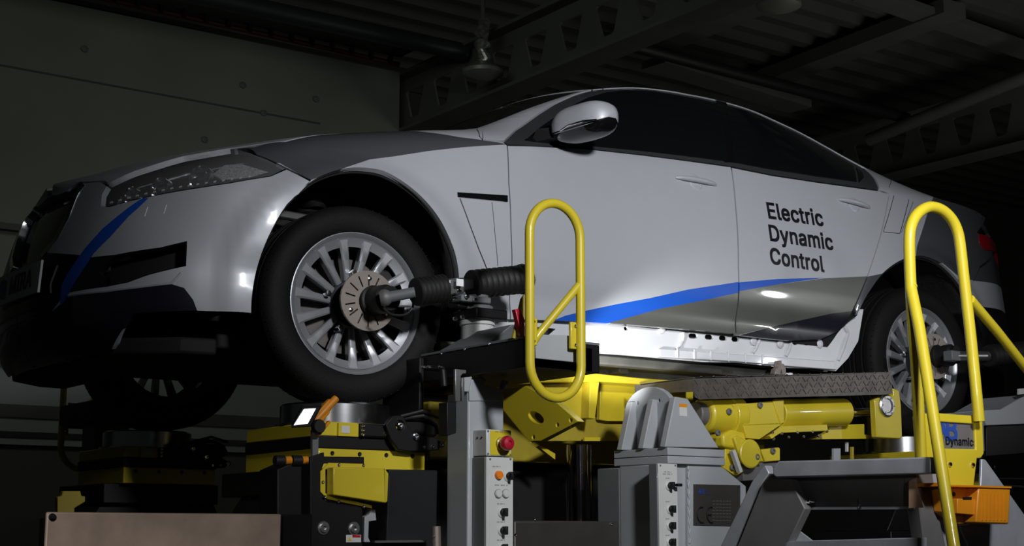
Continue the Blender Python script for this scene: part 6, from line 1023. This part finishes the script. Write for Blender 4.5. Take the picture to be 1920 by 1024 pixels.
o2 = [(1727, 780), (1735, 776), (1760, 773), (1843, 779), (1854, 783), (1857, 850), (1852, 858), (1844, 859), (1838, 912), (1770, 910), (1752, 858), (1733, 852)]
ih = [(1762, 789), (1840, 794), (1842, 842), (1770, 840)]
f2 = lambda L: [(PY(u, v, RY)[0], PY(u, v, RY)[2]) for u, v in L]
m = MB(); m.plate(f2(o2), [f2(ih)], lambda a, b: (a, RY+.02, b), (0, .010, 0)); m.build('bracket_frame', M['yellow'], nb, bevel=.003)
m = MB(); py(m, [(1757, 785), (1844, 790), (1846, 846), (1765, 844)], RY+.028, .004); npx = m.build('name_plate', M['alud'], nb)
NPy = RY+.027
put_text('B', 'logo_letters', M['lblue'], npx, lambda a, b, c: V3(PY(1772, 826, NPy))+Vector((a, -.0006-c, b)), .115)
put_text('A', 'logo_letters', M['lblue'], npx, lambda a, b, c: V3(PY(1752, 824, NPy))+Vector((a, -.0006-c, b)), .115)
put_text('Dynamics', 'lettering', M['decal'], npx, lambda a, b, c: V3(PY(1772, 834, NPy))+Vector((a, -.0008-c, b)), .040)
for u, v in ((1836, 796), (1838, 839)): mb = MB(); bolt(mb, V3(PY(u, v, NPy)), (0, -1, 0), .003, .002); mb.build('plate_screw', M['chrome'], npx)
for u, v in ((1780, 871), (1823, 872)): m = MB(); m.lathe([(.007, 0), (.007, .003), (.005, .006), (.001, .006)], P_(u, v, RY+.02), (0, -1, 0), 20); m.build('dome_bolt', M['chrome'], nb)
ot = empty('orange_tray', P_(1830, 985), 'orange plastic parts tray hanging below the name plate', 'tray')
m = MB(); py(m, [(1760, 905), (1784, 909), (1897, 912), (1897, 916), (1784, 913), (1760, 912)], RY-.075, .10); m.build('rim', M['orange'], ot, bevel=.001)
m = MB(); py(m, [(1835, 914), (1895, 915), (1892, 983), (1830, 980)], RY-.07, .09); m.build('tray_body', M['orange'], ot, bevel=.004)
m = MB(); py(m, [(1762, 912), (1836, 913), (1836, 980), (1798, 983), (1768, 960)], RY-.03, .03); m.build('tray_back', M['orange'], ot, bevel=.003)
m = MB(); py(m, [(1795, 935), (1830, 936), (1828, 966), (1795, 963)], RY-.062, .03); m.build('catch', M['orange'], ot, bevel=.002)
m = MB(); m.lathe([(.006, 0), (.006, .002), (.001, .002)], P_(1788, 927, RY-.031), (0, -1, 0), 14); py(m, [(1806, 932), (1822, 932), (1822, 937), (1806, 937)], RY-.0635, .002); m.build('dark_slots', M['blackp'], ot)
for k in range(7): m = MB(); u = 1842+k*7; py(m, [(u, 925), (u+2, 925), (u+1.6, 976), (u-.4, 976)], RY-.0715, .002); m.build('rib', M['orange'], ot)
# aluminium step frame
sf = empty('step_frame', P_(1600, 1000), 'bare welded aluminium step frame at the lower right', 'frame')
PR = P_(1700, 870); PLf = V3(CAM+ray(1452, 880)*4.22); yawf = math.atan2(PR.y-PLf.y, PR.x-PLf.x); nf = Vector((-math.sin(yawf), math.cos(yawf), 0))
def pf(m, pts, off=0., d=.01):
    P = [V3(PP(u, v, tuple(np.array(PLf)+np.array(nf)*off), yawf)) for u, v in pts]; m.prism(P, nf*d); return m
m = MB(); pf(m, [(1448, 878), (1459, 865), (1745, 857), (1745, 888), (1455, 896), (1449, 890)], -.03, .05); m.build('top_bar', M['alu'], sf, bevel=.004)
m = MB(); pf(m, [(1442, 888), (1479, 894), (1509, 954), (1479, 1016), (1450, 1075), (1355, 1075), (1386, 1015), (1430, 905)], .0, .03); m.build('left_leg', M['alud'], sf, bevel=.003)
m = MB(); pf(m, [(1442, 888), (1430, 905), (1386, 1015), (1360, 1075), (1326, 1075), (1410, 902), (1434, 872)], .012, .03); m.build('leg_flange', M['alu'], sf, bevel=.003)
m = MB(); pf(m, [(1470, 892), (1712, 886), (1712, 953), (1500, 954)], .04, .006); m.build('back_panel', M['alud'], sf, bevel=.001)
m = MB(); pf(m, [(1500, 951), (1710, 950), (1710, 955), (1500, 956)], .03, .012); m.build('panel_lip', M['alu'], sf)
m = MB(); pf(m, [(1470, 1015), (1720, 1008), (1720, 1045), (1470, 1045)], .0, .04); m.build('lower_bar', M['alu'], sf, bevel=.003)
m = MB(); pf(m, [(1479, 1016), (1493, 992), (1522, 1014)], .03, .006); m.build('corner_gusset', M['rigg'], sf)
m = MB(); pf(m, [(1704, 903), (1712, 898), (1727, 952), (1704, 953)], .0, .01); m.build('primer_patch', M['copper'], sf)
m = MB(); c0 = V3(PP(1512, 941, tuple(np.array(PLf)+np.array(nf)*.02), yawf)); c1 = V3(PP(1532, 941, tuple(np.array(PLf)+np.array(nf)*.02), yawf)); m.tube([c0, c0+(c1-c0)*.4], .006, 8); m.tube([c0+(c1-c0)*.4, c1], .0025, 8); m.build('side_bolt', M['chrome'], sf)
m = MB(); c0 = V3(PP(1612, 934, tuple(np.array(PLf)+np.array(nf)*.03), yawf)); c1 = V3(PP(1613, 953, tuple(np.array(PLf)+np.array(nf)*.03), yawf)); m.tube([c0, c1], .0025, 8); m.tube([c1-(c1-c0)*.2, c1], .005, 8); m.build('hanging_bolt', M['chrome'], sf)
m = MB(); py(m, [(1714, 859), (1744, 858), (1752, 920), (1782, 1075), (1740, 1075), (1722, 940)], RY+.0, .04); m.build('right_leg', M['alud'], sf, bevel=.003)
m = MB(); py(m, [(1744, 858), (1749, 862), (1776, 990), (1800, 1075), (1782, 1075), (1752, 920)], RY+.015, .03); m.build('leg_edge', M['alu'], sf)
m = MB(); py(m, [(1841, 861), (1848, 862), (1935, 985), (1935, 1075), (1840, 1075), (1800, 985), (1836, 980)], RY+.04, .008); m.build('side_gusset', M['alu'], sf, bevel=.002)
m = MB(); py(m, [(1870, 908), (1935, 912), (1935, 915), (1871, 912)], RY+.12, .01); py(m, [(1860, 896), (1935, 897), (1935, 899), (1861, 898)], RY+.14, .01); m.build('rear_rods', M['chrome'], sf)
# small uprights seen over the top bar
for (u0, u1, v0, v1, n_, c_, lab) in ((1563, 1576, 841, 862, 'label_tab', 'rigg', 'small grey tab with an orange top above the aluminium bar'), (1597, 1601, 838, 862, 'thin_strut', 'yellowd', 'thin yellow strut above the aluminium bar'), (1588, 1591, 829, 841, 'short_pin', 'panelw', 'short pale pin under the clevis base plate')):
    m = MB(); py(m, [(u0, v0), (u1, v0), (u1, v1+6), (u0, v1+6)], -1.0, .01); o = m.build(n_, M[c_], None); tag(o, lab, 'bracket')

# ================================================================= THE HALL
M.update(
    wallm=mat('painted_block_wall', (.13, .14, .12), .85, 0, 0, .10, 1.2, .15, 8),
    wallp=mat('pale_lower_wall', (.20, .22, .22), .8, 0, 0, .08, 2),
    deck=mat('roof_deck', (.060, .062, .056), .8, 0, 0, .1, 3),
    beam=mat('painted_steel_beam', (.085, .09, .08), .7, 0, 0, .12, 3),
    conc=mat('concrete_floor', (.10, .10, .095), .7, 0, 0, .15, 4, .1, 20),
)
WY = 6.0
def solid(name, pts_or_box, m_, bevel=0):
    m = MB(); m.box(*pts_or_box); return struct(m.build(name, m_, None, bevel=bevel, smooth=0))
solid('floor', (-8, 18, -8, 9, -.1, 0), M['conc'])
WX = 4.33
solid('wall_back', (-8, WX, WY, WY+.25, 0, 5.06), M['wallm'])
solid('wall_right', (17.5, 17.8, -8, 9.3, 0, 6.4), M['deck'])
solid('wall_far', (WX, 17.5, 9.0, 9.3, 0, 6.4), M['deck'])
solid('wall_return', (WX-.02, WX+.25, WY, 9.0, 0, 4.4), M['wallm'])
# roof deck: folded sheet, ribs along the hall
m = MB(); zc = 5.95; n = 38; y0, y1 = -4.0, 9.3
for k in range(n):
    a = y0+(y1-y0)*k/n; b = a+(y1-y0)/n; w = b-a
    vs = [(-8, a, zc), (-8, a+w*.35, zc), (-8, a+w*.5, zc+.10), (-8, a+w*.85, zc+.10), (-8, b, zc)]
    V_ = vs+[(17.6, p[1], p[2]) for p in vs]; m.add(V_, [(i, i+1, i+6, i+5) for i in range(4)])
struct(m.build('ceiling', M['deck'], None, smooth=0))
# soffit strip and red conduit on the back wall
solid('trim_1', (-8, WX, WY-.55, WY, 5.20, 5.26), M['deck'])
m = MB(); a, b = V3(PY(190, -4, WY-.02)), V3(PY(748, 121, WY-.02)); m.tube([a+(a-b)*1.2, b], .022, 10); rc_ = m.build('fire_main', mat('dull_red_pipe', (.10, .018, .014), .6), None); tag(rc_, 'thin dull red pipe along the top of the back wall', 'pipe')
sd = a-b
for k in range(15):
    p = b+sd*(k+.5)/14; m = MB(); m.obox(p+Vector((0, -.01, .02)), ((1, 0, 0), (0, 1, 0), (0, 0, 1)), (.03, .05, .07)); m.build('pipe_clip', M['blackp'], rc_)
m = MB(); a, b = V3(PZ(330, -18, 5.02)), V3(PZ(872, 98, 5.0)); m.tube([a+(a-b), b], .075, 16); tag(m.build('ceiling_duct', mat('dark_green_duct', (.035, .042, .042), .45, .5), None), 'dark round pipe hung below the roof, parallel to the back wall', 'pipe')
m = MB(); m.tube([a+(a-b)+Vector((0, .16, .10)), b+Vector((0, .16, .10))], .04, 12); tag(m.build('ceiling_duct', bpy.data.materials['dark_green_duct'], None), 'thinner pipe running just above the dark round pipe', 'pipe')
# seams and sockets on the back wall
m = MB(); a, b = V3(PY(0, 122, WY-.003)), V3(PY(600, 232, WY-.003)); m.tube([a-(b-a)*.1, b], .008, 6); struct(m.build('trim_2', M['deck'], None))
for i, (u, v, lab) in enumerate(((455, 160, 'small round wall fixing, upper one of the pair over the bonnet'), (494, 212, 'small round wall fixing on the joint line over the bonnet'), (158, 92, 'small wall fixing high above the headlamp'), (592, 186, 'faint wall fixing right of the round pair'), (383, 262, 'small hook fixing on the wall just above the bonnet'))):
    m = MB(); m.lathe([(.028, 0), (.028, .012), (.014, .02), (.001, .02)], V3(PY(u, v, WY)), (0, -1, 0), 16); tag(m.build('wall_fixing', M['beam'], None), lab, 'fixing')
# lower part of the back wall: dado bands and a pale door
def band(name, v0, v1, m_, d=.06, u=50): z1 = PY(u, v0, WY)[2]; z0 = PY(u, v1, WY)[2]; return solid(name, (-8, WX-.3, WY-d, WY, z0, z1), m_)
band('trim_3', 426, 438, M['deck'], .08); band('trim_4', 674, 692, M['deck'], .08); band('trim_5', 692, 762, M['wallp'], .05); band('trim_6', 762, 786, M['deck'], .12)
band('trim_7', 786, 812, M['wallp'], .10); band('trim_8', 812, 822, M['blackp'], .12); band('trim_9', 822, 836, M['wallp'], .10); band('baseboard_back', 836, 1100, M['deck'], .05)
# castellated roof beams
def cast_beam(name, x, y0, y1, zb, zt, label):
    t = empty(name, (x, (y0+y1)/2, zb), label, 'roof beam', 'castellated roof beams')
    n = int((y1-y0)/.46); out = [(y0, zb), (y1, zb), (y1, zt), (y0, zt)]; hs = []
    for k in range(n):
        c = y0+.23+k*.46; r = (zt-zb)*.27; zc_ = (zb+zt)/2; hs.append([(c-.15, zc_+r*.9), (c-.12, zc_+r), (c+.12, zc_+r), (c+.15, zc_+r*.9), (c+.07, zc_-r*.9), (c+.04, zc_-r), (c-.04, zc_-r), (c-.07, zc_-r*.9)])
    m = MB(); m.plate(out, hs, lambda a, b: (x, a, b), (.02, 0, 0)); m.build('web', M['beam'], t, smooth=0)
    m = MB(); m.box(x-.12, x+.14, y0, y1, zb-.03, zb); m.build('bottom_flange', M['beam'], t)
    m = MB(); m.box(x-.12, x+.14, y0, y1, zt, zt+.03); m.build('top_flange', M['beam'], t)
    return t
BX = 4.45
zb1 = PX(800, 232, BX)[2]; zt1 = PX(800, 132, BX)[2]
cast_beam('castellated_beam', BX, -3.5, 8.8, zb1, zt1, 'nearer castellated steel beam crossing under the roof above the windscreen')
BX2 = 10.5; zb2 = PX(1780, 303, BX2)[2]; zt2 = PX(1780, 200, BX2)[2]
cast_beam('castellated_beam', BX2, -3.5, 8.8, zb2, zt2, 'farther castellated steel beam under the roof, above the rear window')
def member(name, p0, p1, w, h, label, cat, group=None, m_='beam', rnd=False):
    a, b = V3(p0), V3(p1); m = MB()
    if rnd: m.tube([a, b], w, 14)
    else: m.obox((a+b)/2, (b-a, (b-a).cross(Vector((0, 0, 1))), (0, 0, 1)), ((b-a).length, w, h))
    return tag(m.build(name, M[m_], None), label, cat, group)
member('roof_crossbeam', PZ(1440, 148, 5.82), PZ(1790, 15, 5.82), .30, .14, 'broad pale roof crossbeam in the middle of the ribbed deck', 'roof beam', 'plain roof crossbeams')
member('roof_crossbeam', PZ(1235, 80, 5.82), PZ(1500, -28, 5.82), .30, .14, 'roof crossbeam just right of the nearer castellated beam', 'roof beam', 'plain roof crossbeams')
member('cable_tray', PZ(1225, 116, 5.4), PZ(1500, 200, 5.4), .30, .08, 'pale cable tray directly over the front door window', 'cable tray', 'cable trays under the roof')
member('cable_tray', PZ(1620, -12, 5.8), PZ(1960, 108, 5.8), .28, .06, 'long cable tray toward the upper right corner', 'cable tray', 'cable trays under the roof')
member('ceiling_pipe', PZ(1110, 66, 5.3), PZ(1700, 222, 5.3), .06, 0, 'long black pipe crossing under the deck above the car roof', 'pipe', None, 'blackp', True)
member('ceiling_pipe', PX(1630, 262, 9.8), PX(1960, 128, 9.8), .07, 0, 'pipe running along the farther castellated beam', 'pipe', None, 'beam', True)
for i, (u, v, D) in enumerate(((905, 140, 12.2), (1460, 12, 11.4))):
    c = V3(CAM+ray(u, v)*D); t = empty('pendant_lamp', c, ['unlit round pendant lamp on a crumpled foil duct, left over the windscreen', 'unlit round pendant lamp at the top edge, right of centre'][i], 'ceiling lamp', 'unlit pendant lamps')
    m = MB(); m.lathe([(.02, .10), (.10, .09), (.17, .03), (.17, .0), (.15, -.01), (.04, -.05), (.001, -.05)], c, (0, 0, 1), 32); m.build('lamp_shade', mat('dull_lamp_shade_%d' % (i+1), (.25, .26, .23), .4, .5), t)
    m = MB(); P = [c+Vector((.03*math.sin(k*2.1), .02*math.cos(k*1.7), .10+k*.05)) for k in range(8)]; m.tube(P, [.05+.02*math.sin(k*2.7) for k in range(8)], 14); m.build('foil_duct', mat('crumpled_foil_%d' % (i+1), (.42, .43, .40), .35, .8, 0, .4, 30, .8, 40), t, smooth=20)
    m = MB(); m.tube([c+Vector((0, 0, .45)), c+Vector((0, 0, 1.2))], .02, 8); m.build('rod', M['beam'], t)
#CUT
